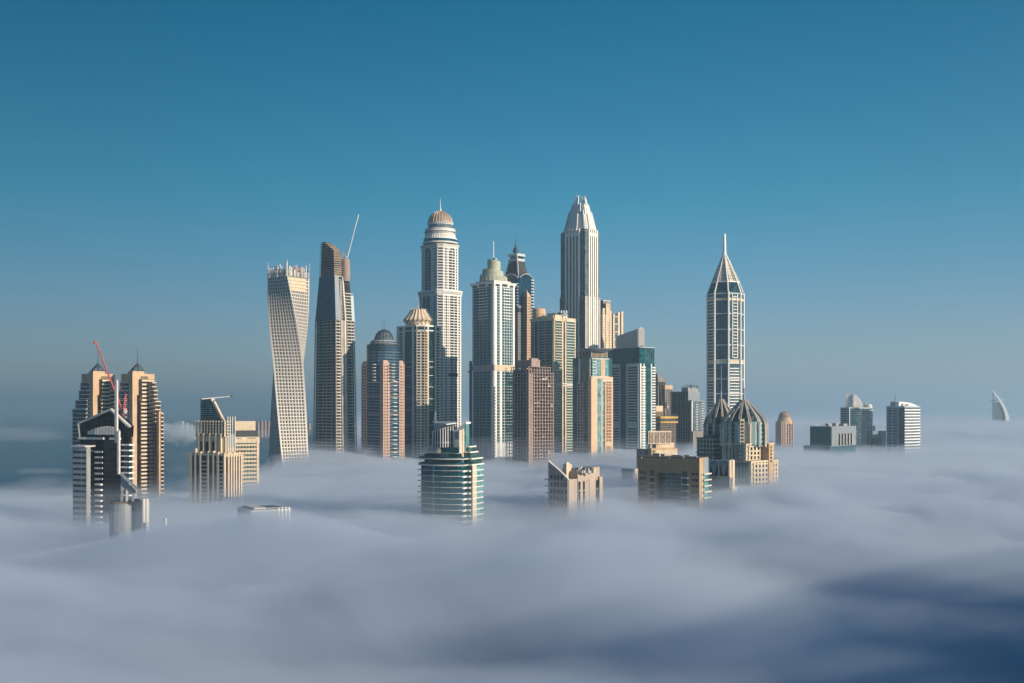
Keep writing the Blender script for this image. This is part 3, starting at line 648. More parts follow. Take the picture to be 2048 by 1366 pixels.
# ------------------------------------------------------------------ 12 tall domed tower
t = T('tall_domed_tower', 'very tall tower crowned by a ribbed rose dome with spire', 1500, 833, 880, 928, 45); z = t.z
def classical(P, y0, y1, fl, inn):
    sh = t.prism('glass_shaft', G_DARK, inset(P, .6), 0 if y0 > 900 else z(y0), z(y1))
    zs = frange(ZB if y0 > 900 else z(y0), z(y1), fl)
    pier = WHITE
    for i, spans in ((1, ((.0, .2), (.62, .78), (.9, 1.0))), (3, ((.0, .12), (.24, .38), (.78, 1.0)))):
        for a, b in spans:
            m = (a + b) / 2
            t.eb('pier', pier, P, i, a, a + (b - a) * .30, zs[0], zs[-1], .25, .9); t.eb('pier', pier, P, i, b - (b - a) * .30, b, zs[0], zs[-1], .25, .9)
            t.eslabs(P, i, a, b, zs, 1.3, .15, pier, 'spandrel', .9, sh)
    t.eslabs(P, 1, .2, .62, zs, .9, .5, BGREY, 'balcony', .9, sh); t.eslabs(P, 3, .38, .78, zs, 1.1, .8, WHITE, 'balcony', .9, sh); t.eslabs(P, 2, .05, .95, zs, 1.6, 1.6, WHITE, 'balcony', .9, sh)
    t.eslabs(P, 1, .78, .9, zs, 1.5, .1, OFFW, 'balcony', .9, sh); t.eslabs(P, 3, .12, .24, zs, 1.5, .1, OFFW, 'balcony', .9, sh)
    t.eb('mullion', BGREY, P, 1, .40, .43, zs[0], zs[-1], .6, .5); t.eb('mullion', OFFW, P, 3, .57, .60, zs[0], zs[-1], .9, .5)
lowP = chamfer(t.P, 5.5, (0, 1, 2)); upP = chamfer(t.poly(838, 880, 922, 4), 5.5, (0, 1, 2))
classical(lowP, 930, 588, 3.75, 0); classical(upP, 576, 491, 3.75, 0)
for y0, y1, out in ((590, 586, .5), (586, 581, 1.2), (581, 578.5, 2.0)): t.prism('cornice', WHITE, inset(lowP, -out), z(y0), z(y1 + .05))
for k in range(18):
    for i in (1, 3): t.eb('bracket', OFFW, lowP, i, k / 18, k / 18 + .025, z(586), z(581.5), 1.9, .2)
for y0, y1, out in ((491, 488, .6), (488, 485, 1.6)): t.prism('cornice', OFFW, inset(upP, -out), z(y0), z(y1 + .05))
c = t.loc(880.5, 30); s12 = 1530 / F
for i, a in ((1, .41), (3, .58)):   # round arches at the head of the balcony bays
    A = Vector(upP[i]); B = Vector(upP[(i + 1) % len(upP)]); d = (B - A); nn = Vector((d.y, -d.x)).normalized(); m0 = A + d * a + nn * .8; d = d.normalized(); rr_ = (B - A).length * .2
    MB().path([(*(m0 + d * rr_ * math.cos(q)), z(497) + rr_ * .75 * math.sin(q)) for q in [math.pi * k / 10 for k in range(11)]], 1.1).build('arch', WHITE, t.root)
def drum(name, m, rpx, y0, y1, taper=0): return MB().lathe(*c, [(rpx * s12, z(y0, 30)), ((rpx - taper) * s12, z(y1, 30))], 40).build(name, m, t.root)
drum('terrace', OFFW, 35, 489, 486); drum('glass_ring', G_BLUE, 33, 486, 480); drum('drum_ring', WHITE, 33.5, 480.5, 478)
d1 = drum('drum', OFFW, 29.5, 478, 460); d2 = drum('drum', G_GREY, 24.5, 460, 447)
for yy, rpx, m in ((471, 30.2, WHITE), (468, 31.0, OFFW), (464, 31.5, WHITE), (459.5, 30.6, WHITE), (449.5, 25.6, WHITE), (446, 26.2, OFFW)): drum('cornice', m, rpx, yy + 1.2, yy)
for k in range(40):
    a = 2 * math.pi * k / 40
    for rpx, y0, y1, h in ((29.6, 478, 472, d1), (30.4, 467.5, 464.5, d1), (24.8, 449, 446.5, d2)):
        MB().bar((c[0] + rpx * s12 * math.cos(a), c[1] + rpx * s12 * math.sin(a), z(y0, 30)), (c[0] + rpx * s12 * math.cos(a), c[1] + rpx * s12 * math.sin(a), z(y1, 30)), .9).build('pilaster', WHITE if y0 != 467.5 else DARK, h)
t.eb('plant_floor', G_BLK, lowP, 3, .3, .8, z(752), z(746), .9, .5); t.eb('plant_floor', G_BLK, lowP, 1, .15, .7, z(752), z(746), .7, .5)
ribbed_dome(t, 880.5, 30, 446, 423, 23.8, 24, COPPER, CREAM, .7)
MB().lathe(*c, [(4.2, z(426, 30)), (1.9, z(421, 30)), (.9, z(415, 30)), (.55, z(405, 30)), (.12, z(395, 30))], 12).build('spire', CREAM, t.root)

# ------------------------------------------------------------------ 14 slim dark tower behind
t = T('slim_dark_tower', 'slim dark tower with flared caps half hidden behind the flared white crown tower', 1600, 938.5, 944, 952, 45); z = t.z
t.prism('shaft', G_DTEAL, t.P, 0, z(722)); t.slabs(t.P, frange(ZB, z(748), 4), .7, .4, BGREY); up = t.poly(942, 946, 952, 1)
for y_, o_ in ((742, 1.8), (722, .8)): t.prism('flared_cap', GREY, t.P if y_ == 742 else up, z(y_ + 4), z(y_), inset(t.P if y_ == 742 else up, -o_ * 1.3))

# ------------------------------------------------------------------ 15 tower with flared white crown
t = T('flared_crown_tower', 'white gridded tower with flared crown, stacked drums and white mast', 1350, 945, 988, 1028.5, 45); z = t.z
P = t.P
t.prism('glass_shaft', G_TEAL, P, 0, z(568))
zs = frange(ZB, z(576), 3.62)
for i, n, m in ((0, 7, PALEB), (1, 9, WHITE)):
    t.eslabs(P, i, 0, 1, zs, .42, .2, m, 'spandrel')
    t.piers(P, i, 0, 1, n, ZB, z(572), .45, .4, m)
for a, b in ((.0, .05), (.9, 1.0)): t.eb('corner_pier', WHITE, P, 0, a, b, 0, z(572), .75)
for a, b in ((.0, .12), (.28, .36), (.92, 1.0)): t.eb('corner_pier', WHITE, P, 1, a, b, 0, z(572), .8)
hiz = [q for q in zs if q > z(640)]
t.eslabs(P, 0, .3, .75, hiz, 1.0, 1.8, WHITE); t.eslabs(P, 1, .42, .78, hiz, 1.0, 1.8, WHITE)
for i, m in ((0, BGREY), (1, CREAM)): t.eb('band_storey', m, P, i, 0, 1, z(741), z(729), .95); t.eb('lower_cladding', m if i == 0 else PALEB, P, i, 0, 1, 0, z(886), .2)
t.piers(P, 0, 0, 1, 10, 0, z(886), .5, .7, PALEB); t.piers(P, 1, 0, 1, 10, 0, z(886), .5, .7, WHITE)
cr_ = t.prism('crown', WHITE, P, z(573), z(563), inset(P, -2.6)); t.prism('roof_storey', OFFW, inset(P, 3), z(563), z(559))
for i in (0, 1):
    t.eb('crown_opening', G_DTEAL, inset(P, -1.0), i, .08, .26, z(571.5), z(567), .35, parent=cr_); t.eb('crown_opening', G_DTEAL, inset(P, -1.0), i, .74, .9, z(571.5), z(567), .35, parent=cr_)
    for k in range(5): t.eb('crown_opening', G_DARK, inset(P, -1.4), i, .38 + k * .05, .405 + k * .05, z(571), z(564.5), .5, parent=cr_)
c = t.loc(987, 27); s15 = 1377 / F
for rpx, y0, y1, dx in ((27, 563, 552.5, 0), (21, 554, 541, -1), (13.2, 543, 521.5, 1)):
    xx, yy = t.loc(987 + dx, 27); ang_ = [2 * math.pi * k / 32 for k in range(32)]
    dr = MB().loft([[(xx + rpx * s15 * math.cos(a), yy + rpx * s15 * math.sin(a), z(y0, 27)) for a in ang_], [(xx + rpx * s15 * math.cos(a), yy + rpx * s15 * math.sin(a), z(y1, 27) - 1.6 * math.cos(a - .8)) for a in ang_]]).build('drum', SAGE, t.root)
    for k in range(24 if rpx > 25 else 0):
        a = 2 * math.pi * k / 24; MB().bar((xx + rpx * s15 * math.cos(a), yy + rpx * s15 * math.sin(a), z(y0, 27)), (xx + rpx * s15 * math.cos(a), yy + rpx * s15 * math.sin(a), z(y1 + 3, 27)), .7).build('pilaster', SAGE, dr)
    for yq in frange(y1 + 4, y0, 4): MB().lathe(xx, yy, [((rpx + .35) * s15, z(yq + .5, 27)), ((rpx + .35) * s15, z(yq, 27))], 32).build('band', SAGE, dr)
MB().box(*[q for q in (t.loc(990, 27)[0] - 1, t.loc(990, 27)[0] + 2.5)], c[1] - 1, c[1] + 3, z(524, 27), z(516, 27)).build('lift_motor_room', BGREY, t.root)
spire(t, 987, 523, 482, 1.0, WHITE, 27, 'mast', .5)

# ------------------------------------------------------------------ 16 lattice crown tower
t = T('lattice_crown_tower', 'blue glass tower with dark lattice crown and thin spire behind the flared crown tower', 1500, 1007, 1037, 1067, 45); z = t.z
P = t.P
t.prism('glass_shaft', G_BLUE, P, 0, z(560))
for i, a, b in ((0, 1007, 1036), (1, 1039, 1066)):    # arched shoulders
    pts = [(a, 562)] + [(a + (b - a) * k / 10, 560 - 13 * math.sin(math.pi * (.12 + .76 * k / 10))) for k in range(11)] + [(b, 562)]
    t.plate('arched_shoulder', G_BLUE, P, i, pts, .5, 20)
    for k in range(1, 11): t.plate('arch_trim', STEEL, P, i, [pts[k], pts[k + 1], (pts[k + 1][0], pts[k + 1][1] - 1.6), (pts[k][0], pts[k][1] - 1.6)], 1.2, 1)
t.bars('ridge', STEEL, [((1037.5, 566), (1034, 507))], 1.4, dd=6)
base = t.poly(1009, 1037, 1056, 5); top = t.poly(1018, 1034.5, 1048.5, 8)
lt = t.prism('lattice_infill', G_GREY, inset(base, 1.2), z(552), z(520), inset(top, 1.2))
for i in (0, 1):
    for k in range(8):
        for sgn in (1, -1):
            f0 = (k + .5) / 8; f1 = min(1, max(0, f0 + sgn * .3))
            a = Vector(base[i]).lerp(Vector(base[i + 1]), f0); b = Vector(top[i]).lerp(Vector(top[i + 1]), f1)
            MB().bar((*a, z(550)), (*b, z(520)), .75).build('lattice_bar', DARK, lt)
    for f in (.3, .65):
        a = [Vector(base[i + j]).lerp(Vector(top[i + j]), f) for j in (0, 1)]; MB().bar((*a[0], z(550 - 30 * f)), (*a[1], z(550 - 30 * f)), .8).build('lattice_bar', DARK, lt)
t.prism('crown_ring', PALEB, inset(top, -.6), z(520), z(515)); t.prism('crown_room', G_DARK, inset(top, 1.2), z(515), z(510)); t.prism('crown_roof', PALEB, inset(top, -.9), z(510), z(505))
c = t.loc(1031, 20); MB().lathe(*c, [(3.2, z(506, 20)), (3.6, z(501, 20)), (2.6, z(497, 20)), (1.2, z(494, 20)), (1.0, z(490, 20)), (.35, z(484, 20)), (.12, z(471, 20))], 14).build('spire', DARK, t.root)
t.eslabs(P, 0, 1030, 1036.5, frange(ZB, z(566), 4.1), 1.6, 1.6, PALEB); t.eslabs(P, 1, 1061, 1067, frange(ZB, z(556), 4.1), 1.6, 1.5, PALEB)
bay = t.poly(1045.5, 1054, 1061.5, -3)
bw = t.prism('stone_bay', G_SHADE, inset(bay, .3), 0, z(592))
zs = frange(ZB, z(592), 3.7); t.grid(bay, 0, 0, 1, 3, zs, 1.3, 2.1, .05, BRNGREY, parent=bw); t.grid(bay, 1, 0, 1, 3, zs, 1.3, 2.1, .05, TAN, parent=bw)
t.prism('stone_gable', TAN, bay, z(592), z(585), inset(bay, 2)); MB().prism(inset(bay, 3), z(587), z(581)).build('stone_gable', TAN, t.root)
b2 = t.poly(1028, 1036, 1044, -2); b2w = t.prism('stone_bay', G_DARK, inset(b2, .3), 0, z(612)); t.grid(b2, 0, 0, 1, 3, zs[:-6], 1.4, 2.0, .05, BRNGREY, parent=b2w); t.grid(b2, 1, 0, 1, 3, zs[:-6], 1.5, 2.0, .05, BRNGREY, parent=b2w)
t.prism('bay_cap', BRNGREY, inset(b2, -.3), z(616), z(611))

# ------------------------------------------------------------------ 13 teal glass tower in the foreground
t = T('curved_teal_tower', 'dark teal glass tower with curved white floor edges and finned black rooftop drum, centre foreground', 750, 842, 924, 931, 24); z = t.z
A = Vector(t.P[0]); B = Vector(t.P[1]); bul = []
for k in range(13):
    f = k / 12; q = A + (B - A) * f + Vector((0, -1)) * (4.6 * math.sin(math.pi * f) ** .8 - .2); bul.append((q.x, q.y))
PP = bul + [t.P[2], t.P[3]]
t.prism('glass_body', G_TEAL, PP, 0, z(925))
zs = frange(45, z(941), 3.83)
me = MB()
for i in range(12): me.eb(PP, i, 0, 1, -.28, 0, 1.2 if i > 6 else .8, .3)
t.rep('floor_edge', me.mesh('floor_edge', WHITE), zs)
mb = MB()
for i in range(7, 11): mb.eb(PP, i, 0, 1, .05, 1.15, 1.25, -1.15)
t.rep('glass_balustrade', mb.mesh('glass_balustrade', G_TEAL), zs)
mb = MB()
for i in range(12): mb.eb(PP, i, .48, .54, 0, 3.0, .12, .2)
for zz in zs: kind(link('mullion_row', bpy.data.meshes.get('mullion_row') or mb.mesh('mullion_row', DARK), t.root, (0, 0, zz)), 'stuff')
t.eb('light_strip', G_AQUA, PP, 4, .3, .8, 0, z(928), .2)
for zz in zs: t.eb('side_balcony', BGREY, t.P, 0, -.06, .03, zz - .4, zz + .3, 1.2, .8)
for y_, o_, h_ in ((929.5, 1.7, .9), (917, 1.6, .8)):
    t.slabs(PP, [z(y_)], h_, o_, OFFW, 'roof_slab'); t.slabs(inset(PP, -o_ + .2), [z(y_) + 1.1], .9, 0, G_TEAL, 'glass_balustrade')
top = inset(PP, 2.0); t.prism('setback_storey', G_DTEAL, top, z(926), z(907))
t.eb('grey_box', BGREY, t.P, 0, 843, 873, z(907), z(896), -1, 8); t.eb('cream_box', CREAM, t.P, 0, 872.5, 879, z(907), z(895.5), -.6, 8)
t.eb('glass_box', G_TEAL, t.P, 0, 880, 915, z(907), z(895), -1.2, 9); t.eb('roof_slab', OFFW, t.P, 0, 841, 916, z(908), z(906.6), .3, 11)
dpts = [t.loc(866 + 45 * k / 9, 12 - 5.5 * math.sin(math.pi * k / 9)) for k in range(10)]; back = [t.loc(911, 24), t.loc(866, 24)]
dr = MB(); low = [(*p, z(896)) for p in dpts + back]; hi = [(*p, z(864 - 13 * k / 9)) for k, p in enumerate(dpts)] + [(*back[0], z(850)), (*back[1], z(862))]
drum = dr.loft([low, hi]).build('black_drum', G_BLK, t.root)
for k in range(0, 10):
    x, y = dpts[k]; MB().bar((x, y - .2, z(896)), (x, y - .2, z(862.5 - 13 * k / 9)), .55).build('fin', WHITE, drum)
MB().path([(p[0], p[1] - .3, z(886)) for p in dpts], .5).build('ring_beam', OFFW, drum)
lid = [(*t.loc(px, dd), z(py)) for px, py, dd in ((864, 845, 14), (893, 850, 3), (913, 847.5, 8), (908, 846, 22))]
MB().loft([lid, [(a, b, c + .7) for a, b, c in lid]]).build('tilted_lid', STEEL, t.root)
lid2 = [(*t.loc(px, dd), z(py)) for px, py, dd in ((866, 848, 14), (890, 854, 3.2), (868, 862, 12))]; MB().loft([lid2, [(a + .3, b + .8, c) for a, b, c in lid2]]).build('lid_skirt', BGREY, t.root)
cw = t.poly(907, 919, 932, 4); t.prism('lift_core', OFFW, cw, z(912), z(860)); t.eb('louvre_panel', GREY, cw, 0, .2, .95, z(880), z(864), .2); t.eb('louvre_panel', SAGE, cw, 0, .2, .95, z(892), z(881), .2)
for k in range(7): t.eb('louvre', DARK, cw, 0, .22, .93, z(878 - k * 2.2), z(877.2 - k * 2.2), .35)
t.eb('core_wall', CREAM, cw, 1, .35, 1.0, z(915), z(858), .6)
fw = t.poly(929, 932, 938.5, 9); t.prism('glass_fin', G_AQUA, fw, z(905), z(846)); t.prism('fin_cap', WHITE, inset(t.poly(928, 932, 941.5, 8.5), 0), z(848), z(844))
tri = [(*t.loc(px, 9), z(py)) for px, py in ((913, 857), (929, 847), (929, 862), (914, 859))]; MB().loft([tri, [(a, b + 5, c) for a, b, c in tri]]).build('sloped_screen', BGREY, t.root)
for xl, xc, xr, top_, dd in ((928, 938, 950, 893, 9), (930, 940, 954, 904, 7), (931, 942, 963, 917, 5), (930, 943, 965, 929, 4)):
    p = t.poly(xl, xc, xr, dd); t.prism('glass_tier', G_GRN, p, z(935) if top_ < 929 else 0, z(top_)); t.slabs(p, [z(top_)], .9, .8, WHITE, 'roof_slab')
rb = t.poly(930, 943, 965, 4)
t.eslabs(rb, 1, .02, 1.0, zs, .7, .9, WHITE, 'floor_edge'); t.eb('stone_pier', CREAM, rb, 1, .05, .42, 0, z(930), .45); t.eb('glazing', G_AQUA, rb, 1, .45, .98, 0, z(930), .2)
t.eslabs(rb, 0, .1, .9, zs, 1.2, 1.6, WHITE); t.eslabs(t.P, 1, 0, 1, zs, 1.2, 1.0, WHITE)
MB().path([t.pt(870, 848, 10), t.pt(869, 835, 10), t.pt(871, 822, 10)], .5).build('mast', STEEL, t.root); MB().path([t.pt(874, 850, 10), t.pt(872, 836, 10), t.pt(871, 822, 10)], .4).build('mast', STEEL, t.root)

# ------------------------------------------------------------------ 17 bare concrete frame
t = T('concrete_frame_tower', 'unfinished pinkish concrete frame tower with open floors and bare columns', 1270, 1013, 1057.5, 1107, 45); z = t.z
P = t.P
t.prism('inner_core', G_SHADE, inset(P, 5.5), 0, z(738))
zs = frange(ZB, z(745), 4.0)
for k, zz in enumerate(zs):
    s_ = MB().prism(inset(P, -.5), -.55, 0).build('floor_slab', PINKC, t.root, (0, 0, zz))
    if k == len(zs) // 2 + 2: t.eb('formwork_gap', DARK, P, 0, 0, 1, 0, 1.6, .6, 1, s_)
up = t.poly(1022, 1057.5, 1101, 3)
for yy in (739, 732.5): t.prism('floor_slab', PINKC, inset(up, -.3), z(yy) - .6, z(yy))
for i, n, m in ((0, 9, PINKC), (1, 10, PINKC)):
    t.piers(P, i, 0, 1, n, 0, z(745), 1.0, .1, m, 'column'); t.piers(up, i, 0, 1, n - 1, z(745), z(733), .9, .1, m, 'column')
t.prism('wall_panel', PINKC, inset(t.poly(1051, 1057.5, 1066, .8), 0), 0, z(747))
rr = random.Random(9)
for i in (0, 1):
    for k in range(46 if i else 20):
        a = rr.randint(0, 8) / 9; zz = rr.choice(zs[:-1]); wdt = rr.choice((.5, 1)) / 9
        t.eb('block_wall', rr.choice((PINKC, PINKC, CONC, OFFW)), P, i, a + .005, a + wdt - .008, zz, zz + rr.choice((1.1, 1.6, 3.2)), -.6, .9)
ph = t.poly(1034, 1060, 1080, 8); t.prism('penthouse', PINKC, ph, z(733), z(719)); t.prism('penthouse', PINKC, t.poly(1058, 1063, 1077, 4), z(733), z(716)); t.slabs(ph, [z(719)], .6, .6, CONC, 'roof')
t.clutter(up, z(732.5), 6, CONC, 17, 3.0)
for px, y0 in ((1041, 719), (1052, 719), (1086, 732), (1095, 732)): t.bars('scaffold_pole', DARK, [((px, y0), (px, y0 - 6))], .35, dd=10)
hb = MB(); 
for px in (1010.5, 1013.5): hb.bar(t.pt(px, 940, 24), t.pt(px, 735, 24), .4)
for k in range(34): hb.bar(t.pt(1010.5, 735 + 6 * k, 24), t.pt(1013.5, 738 + 6 * k, 24), .3)
hb.build('hoist_mast', PINKC, t.root)

# ------------------------------------------------------------------ 18 green balconied tower
t = T('green_balcony_tower', 'sage and cream balcony tower with penthouse, right of the lattice crown tower', 1390, 1062, 1108, 1150.5, 45); z = t.z
P = t.P
t.prism('glass_shaft', G_GRN, P, 0, z(634))
zs = frange(ZB, z(640), 3.5)
SAGED = SAGE
for a, b, m, o in ((.0, .14, OFFW, 1.5), (.36, .60, PALEB, .9), (.66, .9, SAGED, 1.2)): t.eslabs(P, 0, a, b, zs, .75, o, m)
for a, b, o in ((.02, .36, 1.5), (.56, .96, 1.5)): t.eslabs(P, 1, a, b, zs, .95, o, CREAM if a < .1 else OFFW)
for a, b, m in ((.14, .17, OFFW), (.28, .36, CONC), (.6, .66, CONC), (.93, 1.0, CREAM)): t.eb('pier', m, P, 0, a, b, 0, z(634), .6)
for a, b in ((0, .03), (.36, .42), (.5, .56), (.96, 1.0)): t.eb('pier', CREAM, P, 1, a, b, 0, z(634), .7)
t.eb('dark_recess', G_DARK, P, 0, .17, .28, 0, z(634), .2); t.eb('dark_recess', G_DARK, P, 1, .42, .5, 0, z(634), .2)
t.prism('roof_parapet', CREAM, inset(P, -.7), z(641), z(634)); t.eb('curved_parapet', CREAM, P, 0, .30, .98, z(636), z(631), .8, 4); t.eb('parapet_block', CREAM, P, 1, .03, .34, z(634), z(629), .7, 6)
ph = t.poly(1094, 1112, 1135, 12); t.prism('penthouse', OFFW, ph, z(636), z(624)); t.prism('penthouse', BGREY, t.poly(1117, 1124, 1134, 10), z(630), z(622))
for px in (1122, 1127, 1132): t.bars('roof_tank', PALEB, [((px, 626), (px, 621))], 2.2, dd=10)
MB().lathe(*t.loc(1078, 34), [(8.6, z(650, 34)), (8.6, z(619, 34)), (7.5, z(617.5, 34))], 20).build('round_stair_tower', TAN, t.root); MB().lathe(*t.loc(1078, 34), [(9.0, z(627, 34)), (9.0, z(625.5, 34))], 20).build('band', CREAM, t.root)
for sx in (-1, 1): t.bars('satellite_dish', PALEB, [((1104 + sx * 1.5, 621), (1104, 617))], 1.0, dd=12)
for yy in (766, 770): t.slabs(P, [z(yy)], 1.2, .8, OFFW, 'band_course')

# ------------------------------------------------------------------ 19 very tall ribbed tower with shard crown
t = T('shard_crown_tower', 'tallest grey ribbed tower with stepped pointed shard crown', 1490, 1121, 1170, 1199, 40); z = t.z
P = t.P
WARMW = wall_mat('warm_white_rib', (.76, .73, .68), .5, .08)
t.prism('glass_shaft', G_GREY, inset(P, .2), z(600), z(461)); st = t.prism('stone_shaft', G_SHADE, inset(t.poly(1119.5, 1170.5, 1200.5, -1), .6), 0, z(597))
SP = t.poly(1119.5, 1170.5, 1200.5, -1); zs = frange(ZB, z(592), 3.6)
t.grid(SP, 0, 0, 1, 14, zs, 1.6, 1.7, .1, BRNGREY, parent=st); t.grid(SP, 1, 0, 1, 13, zs, 1.3, 1.7, .1, TAN if False else OFFW, BRNGREY, parent=st)
for i, fr in ((0, (.0, .24, .70, 1.0)), (1, (.0, .25, .85, 1.0))):
    for k, a in enumerate((.03, .1, .17, .24, .73, .80, .88, .95)): t.eb('merlon', BRNGREY, SP, i, a, a + .035, z(597), z(590 + (k % 2) * 3), .1)
t.slabs(P, frange(z(596), z(463), 3.6), .35, -.02, BGREY, 'spandrel')
for px in frange(1132.5, 1158, 6.2): t.eb('rib', WARMW, P, 0, px - 1.6, px + 1.6, 0, z(456), 1.5)
for px in frange(1177, 1193, 4.2): t.eb('rib', WARMW, P, 1, px - 1.1, px + 1.1, 0, z(456), 1.6)
a, b = t.t(P, 0, 1135), t.t(P, 0, 1157); t.eb('dark_slot', G_DARK, P, 0, a, b, z(597), z(468), .12); t.eb('dark_slot', G_DARK, P, 1, 1178, 1192, z(597), z(468), .12)
t.prism('roof', BGREY, inset(P, .2), z(461), z(459.5)); t.eb('rib_head', WARMW, P, 0, 1131, 1158, z(470), z(463), 1.3); t.eb('rib_head', WARMW, P, 1, 1176, 1193, z(470), z(463), 1.4)
t.prism('crown_neck', G_DARK, inset(P, 3.0), z(461), z(456))
P0 = t.poly(1127.5, 1168, 1194, 5)
ctr = Vector(((P0[0][0] + P0[1][0]) / 2, (P0[1][1] + P0[2][1]) / 2)); zb_ = z(457.5); H = z(382) - zb_
CROWN = wall_mat('crown_panel', (.62, .63, .62), .45, .06, .05)
def lean(p, zz, k=.62):      # every shard leans in towards the axis
    f = (zz - zb_) / H; q = Vector(p); q = q + (ctr - q) * (k * f ** 1.15); return (q.x, q.y, zz)
for i in range(4):
    A = Vector(P0[i]); B = Vector(P0[(i + 1) % 4]); d = B - A; n = Vector((d.y, -d.x)).normalized()
    for (f0, f1, y0, y1, off) in ((0, .20, 424, 436, 0), (.80, 1.0, 436, 424, 0), (.17, .40, 408, 414, 1.0), (.60, .83, 414, 408, 1.0), (.36, .50, 391, 400, 2.0), (.50, .64, 400, 391, 2.0), (.30, .70, 430, 430, 3.0)):
        a0 = A + d * f0 + n * off; a1 = A + d * f1 + n * off; th = -n * 3.4
        zA = z(y0 - 7); zB = z(y1 - 7)
        fr = [(*a0, zb_), (*a1, zb_), lean(a1, zB), lean(a0, zA)]; bk = [(*(a0 + th), zb_), (*(a1 + th), zb_), lean(a1 + th, zB), lean(a0 + th, zA)]
        MB().loft([fr, bk]).build('crown_shard', CROWN, t.root)
MB().loft([[(*p, zb_) for p in inset(P0, 2)], [lean(p, z(404)) for p in inset(P0, 2)]]).build('crown_core', BGREY, t.root)

# ------------------------------------------------------------------ 20 cream stepped tower behind
t = T('cream_stepped_tower', 'cream stepped tower with tall piers just right of the tallest tower', 1580, 1190, 1205, 1246, 50); z = t.z
P = t.P
t.prism('shaft', G_SHADE, inset(P, .5), 0, z(626)); zs = frange(ZB, z(630), 3.7)
for a, b, top in ((0, .10, 616), (.16, .28, 614), (.34, .42, 620), (.5, .58, 626), (.74, .84, 622), (.9, 1.0, 620)): t.eb('pier', CREAM, P, 1, a, b, 0, z(top), .5, 2)
t.eslabs(P, 1, 0, .45, zs, 2.2, .2, CREAM, 'spandrel'); t.eslabs(P, 1, .58, .74, zs[::3], 1.4, 1.0, CREAM); t.eb('glazing', G_GREY, P, 1, .58, .74, 0, z(630), .1)
t.eslabs(P, 0, .5, .95, zs, 1.5, 1.2, OFFW); t.eb('pier', TAN, P, 0, .9, 1.0, 0, z(620), .4, 2)
t.prism('upper_block', BRNGREY, t.poly(1199, 1206, 1221, 8), z(640), z(599)); t.prism('upper_block', TAN, t.poly(1206, 1212, 1221, 4), z(640), z(606)); t.slabs(t.poly(1199, 1206, 1221, 8), [z(599)], 1.2, .5, OFFW, 'roof')

# ------------------------------------------------------------------ 21 disc roof tower
t = T('disc_roof_tower', 'tan and teal tower topped by a wide grey saucer roof', 1330, 1146, 1181, 1224, 52); z = t.z
P = t.P
PEACH = wall_mat('peach_stone', (.66, .44, .28), .7, .1)
t.prism('glass_shaft', G_TEAL, P, 0, z(714))
t.eb('glass_corner', G_TEAL, P, 0, .0, .28, 0, z(716), .5)
t.eb('pier', PALEB, P, 0, .33, .45, z(766), z(716), .7); t.eb('pier', OFFW, P, 0, .93, 1.0, 0, z(716), .7)
g0 = t.eb('window_bay', G_DARK, P, 0, 1156, 1166.5, 0, z(764), .5)
zs = frange(ZB, z(766), 3.75); bp = P
t.eslabs(P, 0, 1155.5, 1167, zs, .7, .8, OFFW, 'spandrel', parent=g0); t.piers(P, 0, 1155.5, 1167, 3, ZB, z(764), .6, .9, OFFW, parent=g0)
t.eslabs(P, 0, 1173, 1180.5, zs, .7, .6, OFFW, 'spandrel'); t.eb('dark_strip', G_DARK, P, 0, 1167.5, 1173, 0, z(764), .3)
t.eb('base_cladding', PINKC, P, 0, 0, 1, 0, z(884), .75); t.eslabs(P, 0, .05, .95, frange(ZB, z(888), 3.75), 1.6, .85, G_DARK, 'window_band')
front = t.poly(1176.5, 1182.5, 1226, -3)
fr = t.prism('stone_front', PEACH, front, 0, z(753)); fp = front
t.eb('glazing_strip', G_AQUA, fp, 1, .28, .46, 0, z(757), .15, parent=fr); t.eb('glazing_strip', G_AQUA, fp, 1, .52, .575, 0, z(757), .15, parent=fr); t.eb('dark_strip', G_DARK, fp, 1, .585, .625, 0, z(760), .15, parent=fr)
t.eb('window_bay', G_BRZ, fp, 1, .68, .93, z(884), z(763), .12, parent=fr)
t.eslabs(fp, 1, .67, .94, [q for q in zs if q > z(884)], 1.0, .6, PEACH, 'spandrel', parent=fr); t.piers(fp, 1, .68, .93, 4, z(884), z(763), .8, .7, PEACH, parent=fr)
t.eslabs(fp, 1, .26, .98, [z(q) for q in (770, 806, 830, 856, 880)], .45, .4, CREAM, 'band_course', parent=fr); t.eb('head_frame', CREAM, fp, 1, .5, .96, z(763), z(758), .5, parent=fr)
t.eb('base_windows', G_DARK, fp, 1, .68, .93, 0, z(893), .15, parent=fr); t.piers(fp, 1, .68, .93, 6, 0, z(893), .8, .45, PEACH, parent=fr)
uf = chamfer(t.poly(1165, 1184, 1222, -1), 4, (2,))
u_ = t.prism('upper_storeys', G_AQUA, inset(uf, .3), z(753), z(716)); t.slabs(uf, [z(716), z(752)], 1.2, .5, OFFW, 'band_course', u_)
t.eslabs(uf, 1, .0, .22, frange(z(752), z(722), 4), 1.3, 1.2, OFFW, parent=u_); t.eb('pier', TAN, uf, 1, .52, .78, z(753), z(716), .3, parent=u_); t.eb('pier', OFFW, uf, 1, .22, .25, z(753), z(716), .4, parent=u_)
t.eslabs(uf, 1, .25, .52, frange(z(752), z(719), 4), .25, .2, WHITE, 'mullion', parent=u_); t.eslabs(uf, 2, 0, 1, frange(z(752), z(719), 2.6), .3, .2, WHITE, 'mullion', parent=u_)
mech = t.poly(1158, 1183, 1215, 2); t.prism('plant_storey', BROWN, mech, z(716), z(702)); t.piers(mech, 0, 0, 1, 5, z(716), z(702), .5, .3, PALEB); t.piers(mech, 1, 0, 1, 4, z(716), z(702), .5, .3, PALEB)
c = t.loc(1188, 17); s21 = 1347 / F
